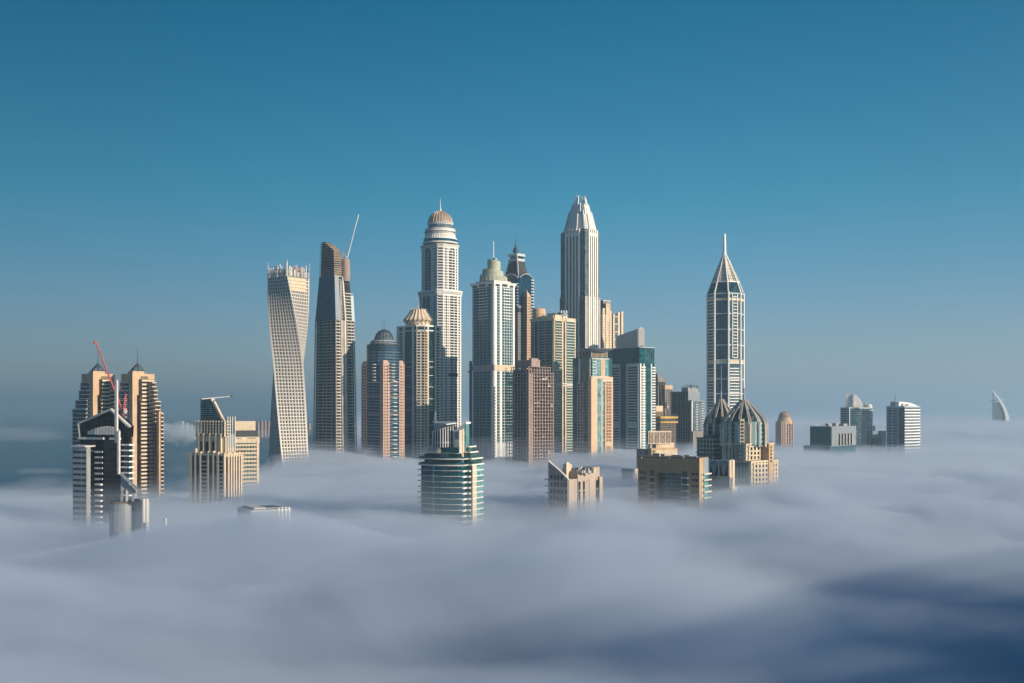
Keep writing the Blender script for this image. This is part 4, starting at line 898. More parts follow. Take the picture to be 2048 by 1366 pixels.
MB().lathe(*c, [(20 * s21, z(705, 17)), (30 * s21, z(702.5, 17)), (38 * s21, z(699.2, 17)), (38.3 * s21, z(698.4, 17)), (26 * s21, z(698.9, 17)), (.5, z(699.4, 17))], 44).build('saucer_roof', BGREY, t.root)

# ------------------------------------------------------------------ 22 teal tower with white bands
t = T('white_band_tower', 'teal glass tower with white window bands and slanted louvre crown', 1450, 1214, 1279, 1309, 48); z = t.z
P = t.P
t.prism('glass_shaft', G_TEAL, P, 0, z(694)); t.slabs(P, [z(693.5)], .8, .3, PALEB, 'roof_edge')
zs = [q for q in frange(ZB, z(733), 3.72)]
for a, b in ((1216, 1241), (1253, 1277.5)):
    p_ = t.eb('white_panel', PALEB, P, 0, a, b, 0, z(726.5), .8)
    for k, zz in enumerate(zs):
        if abs(zz - z(848)) > 5: t.eb('window_band', G_DARK, P, 0, a + 3, b - 2, zz - 2.4, zz - .5, .9, .1, p_)
    for k in range(3): t.eb('vent', GREY, P, 0, a + 4 + k * 8, a + 7 + k * 8, z(850), z(846), .95, .1, p_)
t.eb('white_panel', WHITE, P, 1, .02, .10, 0, z(727), .7); t.eb('white_panel', WHITE, P, 1, .25, .31, 0, z(727), .6); t.eb('white_panel', WHITE, P, 1, .74, .8, 0, z(727), .7)
t.eslabs(P, 1, .08, .36, zs, 1.7, 1.5, WHITE); t.eslabs(P, 1, .78, 1.02, zs, 1.7, 1.6, WHITE)
t.eb('dark_recess', G_DTEAL, P, 1, .11, .25, 0, z(729), .2)
for k in range(1, 8): t.eslabs(P, 1, .36, .72, [z(694 + k * 22)], .3, .12, BGREY, 'mullion')
t.clutter(P, z(694), 5, OFFW, 22, 5)
t.piers(P, 1, .36, .98, 6, z(727), z(694), .25, .15, BGREY, 'mullion'); t.piers(P, 0, .1, .98, 12, z(727), z(694), .22, .15, DARK, 'mullion')
W = t.poly(1233, 1277, 1288, 8); x0, y0 = W[0]; x1, _ = W[1]; y1 = W[2][1]
wk = MB().loft([[(x0, y0, z(693)), (x1, y0, z(693)), (x1, y0, z(656)), (x0, y0, z(669))], [(x0, y1, z(693)), (x1, y1, z(693)), (x1, y1, z(656)), (x0, y1, z(669))]]).build('louvre_crown', DARK, t.root)
L_ = x1 - x0; zl, zr, zB_ = z(669), z(656), z(693); m_ = .72; mt = (zr - zl) / L_
for uc in frange(-(zl - zB_) / m_, L_, 2.3):
    u0 = max(0, uc); u1 = min(L_, (zl - zB_ + m_ * uc) / (m_ - mt))
    if u1 - u0 > 1: MB().bar((x0 + u0, y0 - .5, zB_ + m_ * (u0 - uc)), (x0 + u1, y0 - .5, zB_ + m_ * (u1 - uc)), .95).build('louvre', PALEB, wk)
for k in range(12):
    zz = z(692 - k * 3.1); MB().bar((x1 + .3, y0, zz), (x1 + .3, (y0 + y1) / 2, zz + 3), .6).build('louvre', WHITE, wk); MB().bar((x1 + .3, (y0 + y1) / 2, zz + 3), (x1 + .3, y1, zz), .6).build('louvre', WHITE, wk)

# ------------------------------------------------------------------ 23 distant brown tower with hipped roof
t = T('hip_roof_tower', 'brown grey tower with hipped roof half hidden right of the white banded tower', 1750, 1296, 1316, 1333, 45); z = t.z
gl = t.prism('shaft', G_SHADE, inset(t.P, .4), 0, z(770)); zs = frange(ZB, z(772), 3.8)
for i in (0, 1): t.grid(t.P, i, 0, 1, 5, zs, 1.6, 1.8, .1, BRNGREY, parent=gl)
q = t.P; ctr2 = ((q[0][0] + q[1][0]) / 2, (q[1][1] + q[2][1]) / 2)
MB().loft([[(*p, z(764)) for p in inset(q, -.8)], [(ctr2[0] + (p[0] - ctr2[0]) * .06, ctr2[1] + (p[1] - ctr2[1]) * .06, z(746)) for p in q]]).build('hip_roof', BRNGREY, t.root); t.prism('loggia', G_DARK, inset(q, 1.5), z(770), z(764)); t.piers(q, 1, 0, 1, 4, z(770), z(764), 1.5, -.3, BRNGREY)
low = t.poly(1318, 1330, 1345.5, -4); lg = t.prism('lower_wing', G_SHADE, inset(low, .4), 0, z(776)); t.prism('attic', TAN, low, z(778), z(770))
for i in (0, 1): t.grid(low, i, 0, 1, 4, frange(ZB, z(778), 3.8), 2.0, 1.8, .1, BRNGREY, parent=lg)

# ------------------------------------------------------------------ 24 dark unfinished block
t = T('dark_unfinished_block', 'dark grey unfinished block with roof machinery left of the white spire tower', 1620, 1340, 1376, 1399, 45); z = t.z
core = t.prism('shaft', G_SHADE, inset(t.P, 1.2), 0, z(783))
for zz in frange(ZB, z(784), 3.9): t.slabs(t.P, [zz], .5, 0, GREY, 'floor_slab')
t.piers(t.P, 0, 0, 1, 8, 0, z(783), .9, -.3, GREY, 'column'); t.eb('netting', BGREY, t.P, 1, 0, 1, z(800), z(783), .4)
top = t.poly(1363, 1376, 1396, 10); t.prism('roof_storey', GREY, top, z(783), z(775)); t.slabs(top, [z(773)], .6, .6, DARK, 'roof')
for a, b in (((1370, 770), (1398, 772.5)), ((1382, 776), (1382, 769)), ((1376, 776), (1384, 770)), ((1394, 778), (1394, 772))): t.bars('roof_gantry', DARK, [(a, b)], .8, dd=12)
fw = t.poly(1379, 1383, 1408, -10); f_ = t.prism('finished_wing', G_GREY, fw, 0, z(802)); t.prism('parapet', BGREY, inset(fw, -.5), z(803), z(800.5)); t.eb('corner_pier', WHITE, fw, 1, 0, .06, 0, z(802), .5)
t.eslabs(fw, 1, .3, .5, frange(ZB, z(808), 3.7), 1.3, .9, PALEB); t.eslabs(fw, 1, .62, .72, frange(ZB, z(808), 3.7), 1.3, .8, GREY); t.eslabs(fw, 1, .76, 1.0, frange(ZB, z(806), 3.7), 1.1, .7, PALEB)
t.piers(fw, 1, .06, .98, 6, 0, z(802), .6, .3, BGREY); t.prism('podium', BRNGREY, t.poly(1382, 1386, 1407, -22), 0, z(862))

# ------------------------------------------------------------------ 25 yellow formwork tower
t = T('yellow_formwork_tower', 'small concrete tower ringed by yellow climbing formwork platforms', 1565, 1306, 1321, 1352, 55); z = t.z
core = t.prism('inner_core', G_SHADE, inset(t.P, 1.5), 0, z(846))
for zz in frange(ZB, z(848), 3.3): t.slabs(t.P, [zz], .45, 0, CONC, 'floor_slab')
for i in (0, 1): t.piers(t.P, i, 0, 1, 12, 0, z(846), .55, -.2, CONC, 'column')
pl = inset(t.P, -2.2)
for y0, y1, m in ((846, 843, YEL), (842, 838, DARK), (837, 833, YEL)): t.prism('platform', m, pl if m is YEL else inset(pl, 1.2), z(y0), z(y1))
t.piers(pl, 0, 0, 1, 7, z(846), z(828), .25, 0, DARK, 'guard_post'); t.piers(pl, 1, 0, 1, 12, z(846), z(829), .25, 0, DARK, 'guard_post'); t.eslabs(pl, 1, 0, 1, [z(831), z(828)], .3, .05, DARK, 'guard_rail')
cw = t.poly(1308, 1312, 1326, 12); t.prism('core_wall', CREAM, cw, z(836), z(811.5)); t.prism('core_base', BROWN, inset(cw, -.5), z(836), z(823))
t = T('formwork_crane', 'dark derrick with pale winch box over the yellow formwork platforms', 1585, 1326, 1330, 1336, 45, 'crane')
t.bars('derrick_leg', DARK, [((1326, 832), (1332, 803)), ((1336, 832), (1332, 803)), ((1328, 818), (1334, 812))], .8); t.bars('winch', WHITE, [((1335, 816), (1335, 811))], 1.8); t.bars('boom', BROWN, [((1325, 821), (1320, 770))], .7)

# ------------------------------------------------------------------ 26 sand block with pierced screen
t = T('pierced_screen_tower', 'cream stepped building with a white pierced ornamental screen on its roof', 1120, 1296, 1303, 1355, 66); z = t.z
t.prism('lower_block', SAND, t.P, 0, z(897)); mid = t.poly(1297, 1301, 1348.5, 3); t.prism('middle_block', PEACH, mid, z(897), z(886)); t.eb('tile_panel', CREAM, mid, 1, .3, .97, z(895.5), z(888), .25)
t.eb('tile_panel', CREAM, t.P, 1, .17, .97, z(911), z(900.5), .25); t.eb('window', G_DARK, mid, 1, .06, .23, z(896.5), z(889), .2); t.eb('window', G_DARK, t.P, 1, .05, .11, z(905), z(901), .2)
for k in range(12): t.eb('joint', PEACH, t.P, 1, .18 + k * .066, .182 + k * .066, z(911), z(900.5), .3)
scp = t.poly(1292, 1296, 1342, 0); t.prism('dark_backing', DARK, inset(scp, .8), z(887), z(864))
for k in range(4):        # four screen panels of pierced pattern
    a = k / 4; b = (k + 1) / 4
    f_ = t.eb('screen_panel', CREAM, scp, 1, a + .004, a + .025, z(886.5), z(863), .4)
    t.eb('screen_panel', CREAM, scp, 1, b - .025, b - .004, z(886.5), z(863), .4, parent=f_)
    A = Vector(scp[1]); B = Vector(scp[2]); d = B - A; nn = Vector((d.y, -d.x)).normalized() * .35
    def sp_(f, g): return (*(A + d * (a + .025 + .2 * f) + nn), z(886.5) + (z(863) - z(886.5)) * g)
    tr = MB()
    for i in range(2):
        g0 = i / 2; g1 = (i + 1) / 2
        for f0, h0, f1, h1 in ((0, g0, .5, (g0 + g1) / 2), (.5, (g0 + g1) / 2, 1, g0), (0, g1, .5, (g0 + g1) / 2), (.5, (g0 + g1) / 2, 1, g1), (.5, g0, .2, (g0 + g1) / 2), (.5, g0, .8, (g0 + g1) / 2), (.5, g1, .2, (g0 + g1) / 2), (.5, g1, .8, (g0 + g1) / 2)): tr.bar(sp_(f0, h0), sp_(f1, h1), .36)
    tr.build('pierced_tracery', CREAM, f_)
t.eb('screen_frame', CREAM, scp, 1, 0, 1, z(864.5), z(862), .6); t.eb('screen_frame', CREAM, scp, 1, 0, 1, z(888), z(886.3), .6)
dk = t.poly(1273, 1290, 1302, 6); t.prism('side_block', BRNGREY, dk, 0, z(899)); t.eslabs(dk, 0, .3, .9, [z(904)], 2.2, .2, G_DARK, 'window_band')

# ------------------------------------------------------------------ 27 brown portal block
t = T('brown_portal_block', 'brown block with a tall glazed portal and sunlit right end, in the fog', 800, 1276, 1398, 1415.5, 33); z = t.z
P = t.P
sa, sb = t.t(P, 0, 1313), t.t(P, 0, 1363)
full = inset(P, 0)
def cut(a, b, y0, y1, name='wall', m=MUD, d=14): return t.eb(name, m, P, 0, a, b, y0, y1, 0, d)
cut(0, sa, 0, z(918)); cut(sb, 1, 0, z(918)); cut(sa, sb, z(948), z(918), 'lintel')
t.prism('rear_block', MUD, [(P[0][0], 14.05), (P[1][0], 14.05), (P[2][0], P[2][1]), (P[3][0], P[3][1])], 0, z(918))
t.eb('atrium_glazing', G_GRN, P, 0, sa + .002, sb - .002, 0, z(948.2), -6, 7)
for k in range(1, 11): t.eb('mullion', OFFW, P, 0, sa + .06 + (sb - sa - .06) * k / 11, sa + .062 + (sb - sa - .06) * k / 11, 0, z(948.4), -5.8, 6.2)
for k in range(1, 9): t.eb('mullion', OFFW, P, 0, sa + .002, sb - .002, z(948 + k * 8) - .12, z(948 + k * 8), -5.85, 6.2)
t.prism('parapet', BROWN, inset(P, -.25), z(918), z(915.5))
t.eb('end_wall', SAND, P, 1, 0, 1, 0, z(916.5), .35)
for yy in (946, 958, 970, 982, 994):
    for a, b in ((1279, 1284), (1285, 1291), (1383, 1389), (1390, 1396)): t.eb('window', G_BLUE, P, 0, a, b, z(yy + 5.5), z(yy), .12)
for a, b in ((1298.5, 1310), (1362.5, 1377)):
    t.eb('window', G_DTEAL, P, 0, a + 2, b - 2, 0, z(944), .14)
    for yy in (956, 969, 982, 995): t.eb('balcony', PALEB, P, 0, a, b, z(yy + 2), z(yy), 1.6)
for k in range(6):        # cladding panel joints
    t.eb('panel_joint', BROWN, P, 0, .005, .995, z(923.5 + k * 4.2), z(923.2 + k * 4.2), .06)
for px in range(1288, 1398, 12): t.eb('panel_joint', BROWN, P, 0, px, px + .25, z(947), z(918), .07)
eb_ = t.eb('end_glazing', G_AQUA, P, 1, .42, .98, 0, z(948), .6)
for yy in (948, 960, 972, 984, 996): t.eb('balcony', OFFW, P, 1, .25, 1.08, z(yy + 2.5), z(yy - .4), 2.6)
t.eb('end_pier', STEEL, P, 1, .45, 1.0, z(948), z(917), .6); t.eb('end_pier', CREAM, P, 1, .2, .3, 0, z(948), .8)
t.clutter(P, z(918), 7, GREY, 27, 3.2)
for px, h in ((1283, 3), (1338, 2), (1367, 6), (1388, 2.5)): t.bars('roof_vent', OFFW, [((px, 917), (px, 917 - h))], .5, dd=6)

# ------------------------------------------------------------------ 28 small cream block just above the fog
t = T('foggy_cream_block', 'small pale block with arched end, mostly lost in fog, left of brown portal block', 1060, 1243, 1263, 1277, 45); z = t.z
t.prism('block', BGREY, t.P, 0, z(939)); t.eb('end_wall', CREAM, t.P, 1, 0, 1, 0, z(940), .3); t.prism('parapet', OFFW, inset(t.P, -.3), z(940), z(938))
t.eb('arched_opening', BRNGREY, t.P, 1, .3, .7, 0, z(948), .45)

# ------------------------------------------------------------------ 29 grey stone tower with swept parapet
t = T('swept_parapet_tower', 'grey pink stone tower with swept parapet and cluttered roof in the fog', 780, 1097, 1137, 1200, 40); z = t.z
P = t.P; PKG = wall_mat('pink_grey_stone', (.44, .36, .30), .75, .12); DKG = wall_mat('shaded_stone', (.34, .29, .25), .75, .12)  # darker copy of the stone, the left wall's shade put into its colour
sweep = [(1097, 1060)] + [(1097 + 40 * k / 10, 924 + 36 * (k / 10) ** .85 - 3 * math.sin(math.pi * k / 10)) for k in range(11)] + [(1137, 1060)]
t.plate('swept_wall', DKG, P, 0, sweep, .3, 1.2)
for k in range(1, 11): t.plate('coping', OFFW, P, 0, [sweep[k], sweep[k + 1], (sweep[k + 1][0], sweep[k + 1][1] - 1.6), (sweep[k][0], sweep[k][1] - 1.6)], .6, 1.5)
t.prism('shaft', PKG, inset(P, .5), 0, z(960)); t.eb('front_bay', PKG, P, 1, 0, .26, 0, z(959), .3, 3)
for a, b, top, d in ((.28, .60, 943.5, 16), (.60, .76, 942, 16), (.76, .99, 938, 13)): t.eb('tower_block', PKG, P, 1, a, b, 0, z(top), .2 if a < .5 else .0, d)
t.eb('end_bay', PKG, P, 1, .93, 1.03, 0, z(958), 1.6, 3)
for a, b in ((.30, .36), (.44, .50), (.87, .93)):
    t.eb('window', G_DARK, P, 1, a, b, 0, z(965), .35); 
    for yy in (983, 1004): t.eb('spandrel', OFFW, P, 1, a, b, z(yy + 1), z(yy), .45)
for a in (.2, .28, .56, .64, .86, .93): t.eb('panel_joint', BRNGREY, P, 1, a, a + .006, 0, z(962), .33)
for px in (1101, 1108, 1115, 1122, 1130):
    for yy in (952, 966, 980, 994, 1008):
        if yy > 930 + (px - 1097) * .8: t.eb('window', G_DARK, P, 0, px, px + 4.4, z(yy + 9), z(yy), .42)
    t.eb('pilaster', PKG, P, 0, px + 5.2, px + 6.2, 0, z(934 + (px - 1097) * .75), .7)
for yy in (960, 973, 987, 1001): t.eb('balcony', BGREY, P, 0, -.12, .04, z(yy + 2), z(yy), 1.8)
t.prism('roof_block', CREAM, t.poly(1126, 1133, 1144, 10), z(965), z(930)); t.prism('roof_block', OFFW, t.poly(1130, 1133, 1139, 12), z(930), z(926.5))
rr = random.Random(29)
for k in range(16):
    px = rr.uniform(1146, 1190); dd = rr.uniform(8, 20); x, y = t.loc(px, dd); hgt = rr.uniform(1, 3.4)
    MB().box(x - rr.uniform(.6, 1.6), x + rr.uniform(.6, 1.6), y - 1, y + 1, z(946, dd), z(944, dd) + hgt).build('roof_unit', rr.choice((OFFW, GREY, CREAM, DARK)), t.root)
MB().bar(t.pt(1155, 944, 10), t.pt(1164, 933, 12), .9).build('duct', OFFW, t.root); MB().bar(t.pt(1161, 944, 10), t.pt(1157, 934, 12), 1.1).build('duct', STEEL, t.root)

# ------------------------------------------------------------------ 30 spire tower
t = T('white_spire_tower', 'slender white and blue glass tower with conical crown and white spire', 1440, 1430, 1449, 1470, 45); z = t.z
ctr = t.loc(1451, 26); s30 = 1466 / F; A0 = R(45 - 8)
# hexagonal plan, turned so that three faces show
oct_ = ngon(*ctr, 36.2 * s30, 8, R(45 - 2))
def face_order():
    v = []
    for i in range(8):
        A = t.world(oct_[i]); B = t.world(oct_[(i + 1) % 8]); m = (A + B) / 2; d = B - A
        if Vector((d.y, -d.x)).dot(-m) > 0: v.append((m.x / m.y, i))
    return [i for _, i in sorted(v)]
vis = face_order()
SPG = glass_mat('spire_tower_glazing', (.03, .075, .10), (.08, .14, .17), frac=.3)
t.prism('glass_shaft', SPG, inset(oct_, .4), 0, z(586, 26)); zsp = frange(z(716, 26), z(596, 26), 4.3)
ap = (*t.loc(1449, 26), z(506, 26))
cone = [(*p, z(588, 26)) for p in oct_]; tip = [(ap[0] + (p[0] - ctr[0]) * .05, ap[1] + (p[1] - ctr[1]) * .05, ap[2]) for p in oct_]
mid_ = [(ctr[0] + (p[0] - ctr[0]) * .77, ctr[1] + (p[1] - ctr[1]) * .77, z(566, 26)) for p in oct_]
MB().loft([[(ctr[0] + (p[0] - ctr[0]) * .985, ctr[1] + (p[1] - ctr[1]) * .985, p[2]) for p in cone], [(ctr[0] + (p[0] - ctr[0]) * .985, ctr[1] + (p[1] - ctr[1]) * .985, p[2]) for p in mid_]]).build('sloped_glazing', G_DTEAL, t.root)
CONE = wall_mat('cone_mesh', (.60, .57, .52), .6, .2)
cn = MB().loft([[(ctr[0] + (p[0] - ctr[0]) * .96, ctr[1] + (p[1] - ctr[1]) * .96, p[2]) for p in mid_], tip]).build('cone', CONE, t.root)
for k in range(1, 9):
    f = k / 9; ring = [Vector(a).lerp(Vector(b), f) for a, b in zip(mid_, tip)]
    MB().path([tuple(q) for q in ring + ring[:1]], .35).build('cone_hoop', DARK if k % 3 else OFFW, cn)
for i in range(8):
    MB().path([cone[i], mid_[i], tip[i]], 1.5).build('rib', WHITE, t.root)
    a, b = Vector(mid_[i]), Vector(mid_[(i + 1) % 8]); MB().path([tuple(a.lerp(b, .25)), tuple(Vector(tip[i]).lerp(a, .25))], .6).build('rib', CREAM, t.root); MB().path([tuple(a.lerp(b, .75)), tuple(Vector(tip[i]).lerp(b, .25))], .6).build('rib', CREAM, t.root)
    MB().path([tuple(a), tuple(b)], 1.1).build('cone_ring', WHITE, t.root)
    x, y = oct_[i]; MB().bar((x, y, 0), (x, y, z(587, 26)), 1.7).build('corner_pier', WHITE, t.root)
for q in (589, 599, 660, 691, 720, 727, 758 + 0, 787, 818): t.slabs(inset(oct_, .1), [z(q, 26)], .9 if q != 599 else 3.2, .15, WHITE if q not in (599,) else CREAM, 'band_course')
t.slabs(inset(oct_, .1), [z(629, 26)], .9, .15, WHITE, 'band_course')
for i in vis:
    t.piers(oct_, i, .12, .88, 5, z(716, 26), z(601, 26), .25, -.3, BGREY, 'mullion'); t.eb('attic_panel', CREAM, oct_, i, .12, .88, z(727, 26), z(720, 26), .05)
lowz = frange(ZB, z(737, 26), 3.9)
L, M2, RR = (vis + vis)[:4][0], None, None
order = vis
cent = order[len(order) // 2] if len(order) % 2 else order[len(order) // 2]
cent = order[2]
t.eslabs(oct_, cent, .12, .88, lowz, 1.3, .5, WHITE); t.eslabs(oct_, cent, .3, .72, zsp, 1.0, 1.4, WHITE); t.piers(oct_, cent, .28, .74, 2, z(716, 26), z(590, 26), .9, 1.0, WHITE)
for i in (order[0], (order[-1] + 1) % 8): t.eslabs(oct_, i, .05, .95, zsp, .9, 2.2, WHITE); t.eslabs(oct_, i, .1, .9, lowz, 1.0, .5, WHITE)
for i in order[1:]:
    if i != cent: t.eb('pier', WHITE, oct_, i, .47, .53, 0, z(732, 26), .1)
x, y, zz = ap; MB().lathe(x, y, [(2.3, zz - 2), (1.9, z(480, 26)), (1.5, z(474, 26)), (1.9, z(473, 26)), (1.7, z(469, 26)), (.4, z(467, 26))], 12).build('spire', WHITE, t.root)

# ------------------------------------------------------------------ 31 tulip domed pair
def tulip(name, label, D, px, r, ytip, ybase, nrib, spy, body_fn, th=45):
    t = T(name, label, D, px - 20, px, px + 20, th, group='pair of tulip domed towers'); z = t.z; dd = 18
    c = t.loc(px, dd); s_ = (D + dd) / F
    prof = [(1.0, 0), (1.0, .12), (.975, .24), (.91, .35), (.79, .47), (.62, .61), (.42, .77), (.25, .91), (.15, 1.0)]
    H = z(ytip, dd) - z(ybase, dd); zb = z(ybase, dd)
    for k in range(nrib):
        a = 2 * math.pi * (k + .35) / nrib
        for da in (-.045, .045):
            MB().path([(c[0] + q * r * s_ * math.cos(a + da), c[1] + q * r * s_ * math.sin(a + da), zb + h * H) for q, h in prof], .95).build('dome_rib', BRONZE, t.root)
        MB().path([(c[0] + q * r * .93 * s_ * math.cos(a), c[1] + q * r * .93 * s_ * math.sin(a), zb + h * H) for q, h in prof], .8).build('dome_rib', OFFW, t.root)
    MB().lathe(*c, [(r * .62 * s_, zb), (r * .60 * s_, zb + H * .45), (r * .3 * s_, zb + H * .66), (.5, zb + H * .8)], 12).build('inner_drum', G_DTEAL, t.root)
    for h_ in (.30,): MB().lathe(*c, [(r * 1.0 * s_, zb + h_ * H), (r * 1.0 * s_, zb + h_ * H + .6)], 24)
    MB().lathe(*c, [(.9, zb + H * .8), (.7, z(ytip, dd)), (.55, z(spy, dd))], 8).build('mast', GREY, t.root)
    body_fn(t, c, s_, dd, r)
    return t
def front_body(t, c, s_, dd, r):
    z = t.z; oc = ngon(*c, r * .97 * s_, 8, .3)
    t.prism('glass_storeys', G_TEAL, oc, z(892, dd), z(842, dd))
    for zz in frange(z(890, dd), z(846, dd), 4.2): t.slabs(oc, [zz], .5, .15, PALEB, 'spandrel')
    for i in range(8):
        t.eb('wall_panel', AQW, oc, i, .0, .22, z(888, dd), z(843, dd), .3); t.eb('wall_panel', AQW, oc, i, .42, .58, z(888, dd), z(843, dd), .3); t.eb('wall_panel', AQW, oc, i, .78, 1.0, z(888, dd), z(843, dd), .3)
    for k in range(14):
        a = 2 * math.pi * (k + .35) / 14; x, y = c[0] + r * s_ * math.cos(a), c[1] + r * s_ * math.sin(a)
        MB().bar((x, y, z(893, dd)), (x, y, z(848, dd)), 1.6).build('column', STEEL if k % 2 else CREAM, t.root)
    fc = t.eb('front_pier', CREAM, [t.loc(1480.5, -3), t.loc(1489, -3), t.loc(1489, 6), t.loc(1480.5, 6)], 0, 0, 1, 0, z(838, 0), 0, 4)
    for yy in range(842, 888, 7): t.eb('window', G_DTEAL, [t.loc(1480.5, -3), t.loc(1489, -3), t.loc(1489, 6), t.loc(1480.5, 6)], 0, .2, .8, z(yy + 4.5), z(yy), .15, .1, fc)
    for xl, xc, xr, top, d in ((1444, 1492, 1547, 889, -6), (1456, 1502, 1556, 923, -12)):
        p = t.poly(xl, xc, xr, d); g = t.prism('stone_storeys', G_DTEAL, inset(p, .4), 0, z(top))
        zs = frange(40, z(top + 3), 3.9)
        t.eslabs(p, 0, 0, 1, zs, 1.3, .1, BRNGREY, 'spandrel', parent=g); t.eslabs(p, 1, 0, 1, zs, 1.4, .1, CREAM, 'spandrel', parent=g)
        t.piers(p, 0, 0, 1, 8, 0, z(top), 2.0, .25, SAGE, parent=g); t.piers(p, 1, 0, 1, 9, 0, z(top), 2.4, .25, CREAM, parent=g)
        t.eslabs(p, 0, .45, .95, zs, 1.0, 1.5, BRNGREY, parent=g); t.eslabs(p, 1, .04, .3, zs, 1.0, 1.5, CREAM, parent=g)
        t.prism('parapet', CREAM, inset(p, -.5), z(top + 1), z(top - 2)); 
        t.piers(inset(p, -.4), 1, 0, 1, 12, z(top - 2), z(top - 5), .2, 0, DARK, 'guard_post', g); t.eslabs(inset(p, -.4), 1, 0, 1, [z(top - 4.6)], .2, .05, DARK, 'guard_rail', parent=g)
    st_ = t.poly(1496, 1538, 1547, 6); t.prism('sand_wing', SAND, st_, 0, z(888))
    for yy in range(893, 925, 7): t.eb('window', G_BRZ, st_, 1, .3, .6, z(yy + 4.5), z(yy), .15)
def back_body(t, c, s_, dd, r):
    z = t.z; oc = ngon(*c, r * .95 * s_, 8, .1)
    t.prism('glass_storeys', G_DTEAL, oc, 0, z(846, dd))
    for zz in frange(z(886, dd), z(850, dd), 4.0): t.slabs(oc, [zz], .5, .15, PALEB, 'spandrel')
    for k in range(12):
        a = 2 * math.pi * (k + .35) / 12; x, y = c[0] + r * s_ * math.cos(a), c[1] + r * s_ * math.sin(a)
        MB().bar((x, y, z(893, dd)), (x, y, z(848, dd)), 1.5).build('column', STEEL, t.root)
    p = t.poly(1394, 1426, 1456, -8); g = t.prism('glass_wing', G_DTEAL, inset(p, .3), 0, z(876)); zs = frange(45, z(878), 3.9)
    t.eslabs(p, 0, 0, 1, zs, .9, .9, SAGE, parent=g); t.eslabs(p, 1, .0, .4, zs, 1.0, 1.4, OFFW, parent=g); t.piers(p, 0, 0, 1, 6, 0, z(876), .8, .3, SAGE, parent=g); t.eb('wall', SAND, p, 1, .55, .8, 0, z(880), .4, parent=g)
    t.slabs(p, [z(875)], .8, .9, BRNGREY, 'roof'); t.prism('roof_room', BROWN, inset(p, 4), z(876), z(871))
    t.slabs(t.poly(1392, 1420, 1436, -10), [z(903), z(912)], .9, .4, SAGE, 'balcony')
AQW = wall_mat('aqua_panel', (.30, .42, .42), .5, .1)
tulip('tulip_dome_tower', 'larger front tower with open tulip shaped dome of curved bronze grey ribs', 950, 1488, 45, 800, 858, 14, 776, front_body)
tulip('tulip_dome_tower', 'smaller tulip dome tower set behind the larger one, at its left', 985, 1442, 33, 799, 856, 12, 782, back_body)

# ------------------------------------------------------------------ 32 branch screen building
t = T('branch_screen_block', 'grey block whose roof screen shows white branching trees, beside brown portal block', 850, 1414, 1459, 1467, 30); z = t.z
P = t.P
t.prism('lower_block', CREAM, inset(t.poly(1412, 1464, 1474, 2), 0), 0, z(976)); t.prism('grey_block', BGREY, P, z(976), z(955)); t.prism('ledge', CREAM, inset(P, -.6), z(956), z(953))
t.prism('screen_box', DARK, inset(P, .5), z(953), z(922)); 
for a in (0, .08, .5, .94): t.eb('screen_frame', PALEB, P, 0, a, a + .05, z(953), z(920), .5)
t.eb('screen_frame', PALEB, P, 0, 0, 1, z(922.5), z(920), .6); t.eb('screen_frame', CREAM, P, 1, 0, 1, z(953), z(920), .3)
A = Vector(P[0]); d = Vector(P[1]) - A
for f0 in (.315, .745):    # two branching trees
    tr = MB(); pp = lambda f, g: (*(A + d * f + Vector((0, -.45))), z(952) + (z(922) - z(952)) * g)
    tr.bar(pp(f0, 0), pp(f0, .98), .32)
    for k in range(7):
        g = .1 + k * .11
        for sg in (-1, 1): tr.path([pp(f0, g), pp(f0 + sg * (.04 + .02 * (k % 2)), g + .13), pp(f0 + sg * min(.17, .07 + .03 * k), min(.99, g + .36))], .24)
    tr.build('branch_tracery', PALEB, t.root)
t.eb('wall_fin', CREAM, P, 1, .4, .95, 0, z(921), 1.2); 
for px in (1424, 1434, 1444): t.eb('window', G_DARK, t.poly(1412, 1464, 1474, 2), 0, px, px + 4, z(984), z(979), .15)

# ------------------------------------------------------------------ 33 far rose domed tower
t = T('rose_dome_tower', 'distant rose stone tower with round dome standing alone right of tulip domes', 2335, 1548, 1568, 1590, 45); z = t.z
q = chamfer(t.P, 7); t.prism('shaft', G_BRZ, inset(q, .6), 0, z(846)); n = len(q)
for i in range(n): t.piers(q, i, 0, 1, 4 if i % 2 else 3, 0, z(846 if i % 2 else 842), 2.6, .6, PINK if i % 2 else TAN)
for zz in frange(ZB, z(848), 6): t.slabs(q, [zz], 1.4, -.3, PINKC, 'spandrel')
c = t.loc(1569, 24); s_ = 2359 / F
for k, (r, y0, y1) in enumerate(((15.5, 848, 842), (14, 843, 838.5), (12.5, 839, 835.5))): MB().lathe(*c, [(r * s_, z(y0, 24)), (r * s_, z(y1, 24))], 16).build('setback', TAN, t.root)
ribbed_dome(t, 1569, 24, 836, 822.5, 11.5, 16, PINKC, TAN, .7)

# ------------------------------------------------------------------ 34 dark teal block
t = T('dark_teal_block', 'low dark teal glass block with framed roof opening, in the fog at right', 1600, 1620, 1662, 1712, 40); z = t.z
P = t.P
t.prism('glass_block', G_TEAL, P, 0, z(853.5)); t.slabs(P, [z(853)], .8, .3, BGREY, 'roof_edge')
fr = t.eb('end_wall', BGREY, P, 1, .02, 1, z(893), z(854), .4, 1.0)
t.eb('recess', G_BLK, P, 1, .22, .86, z(892), z(868), .5, .2)
for k in range(6): t.eb('column', OFFW, P, 1, .23 + k * .12, .255 + k * .12, z(892), z(868), .9)
for px in (1630, 1641, 1652): t.eb('mullion', DARK, P, 0, px, px + .5, 0, z(854), .3)
t.prism('base_block', G_TEAL, t.poly(1607, 1660, 1690, -6), 0, z(893)); t.slabs(t.poly(1607, 1660, 1690, -6), [z(892)], .8, .3, BGREY, 'roof_edge')
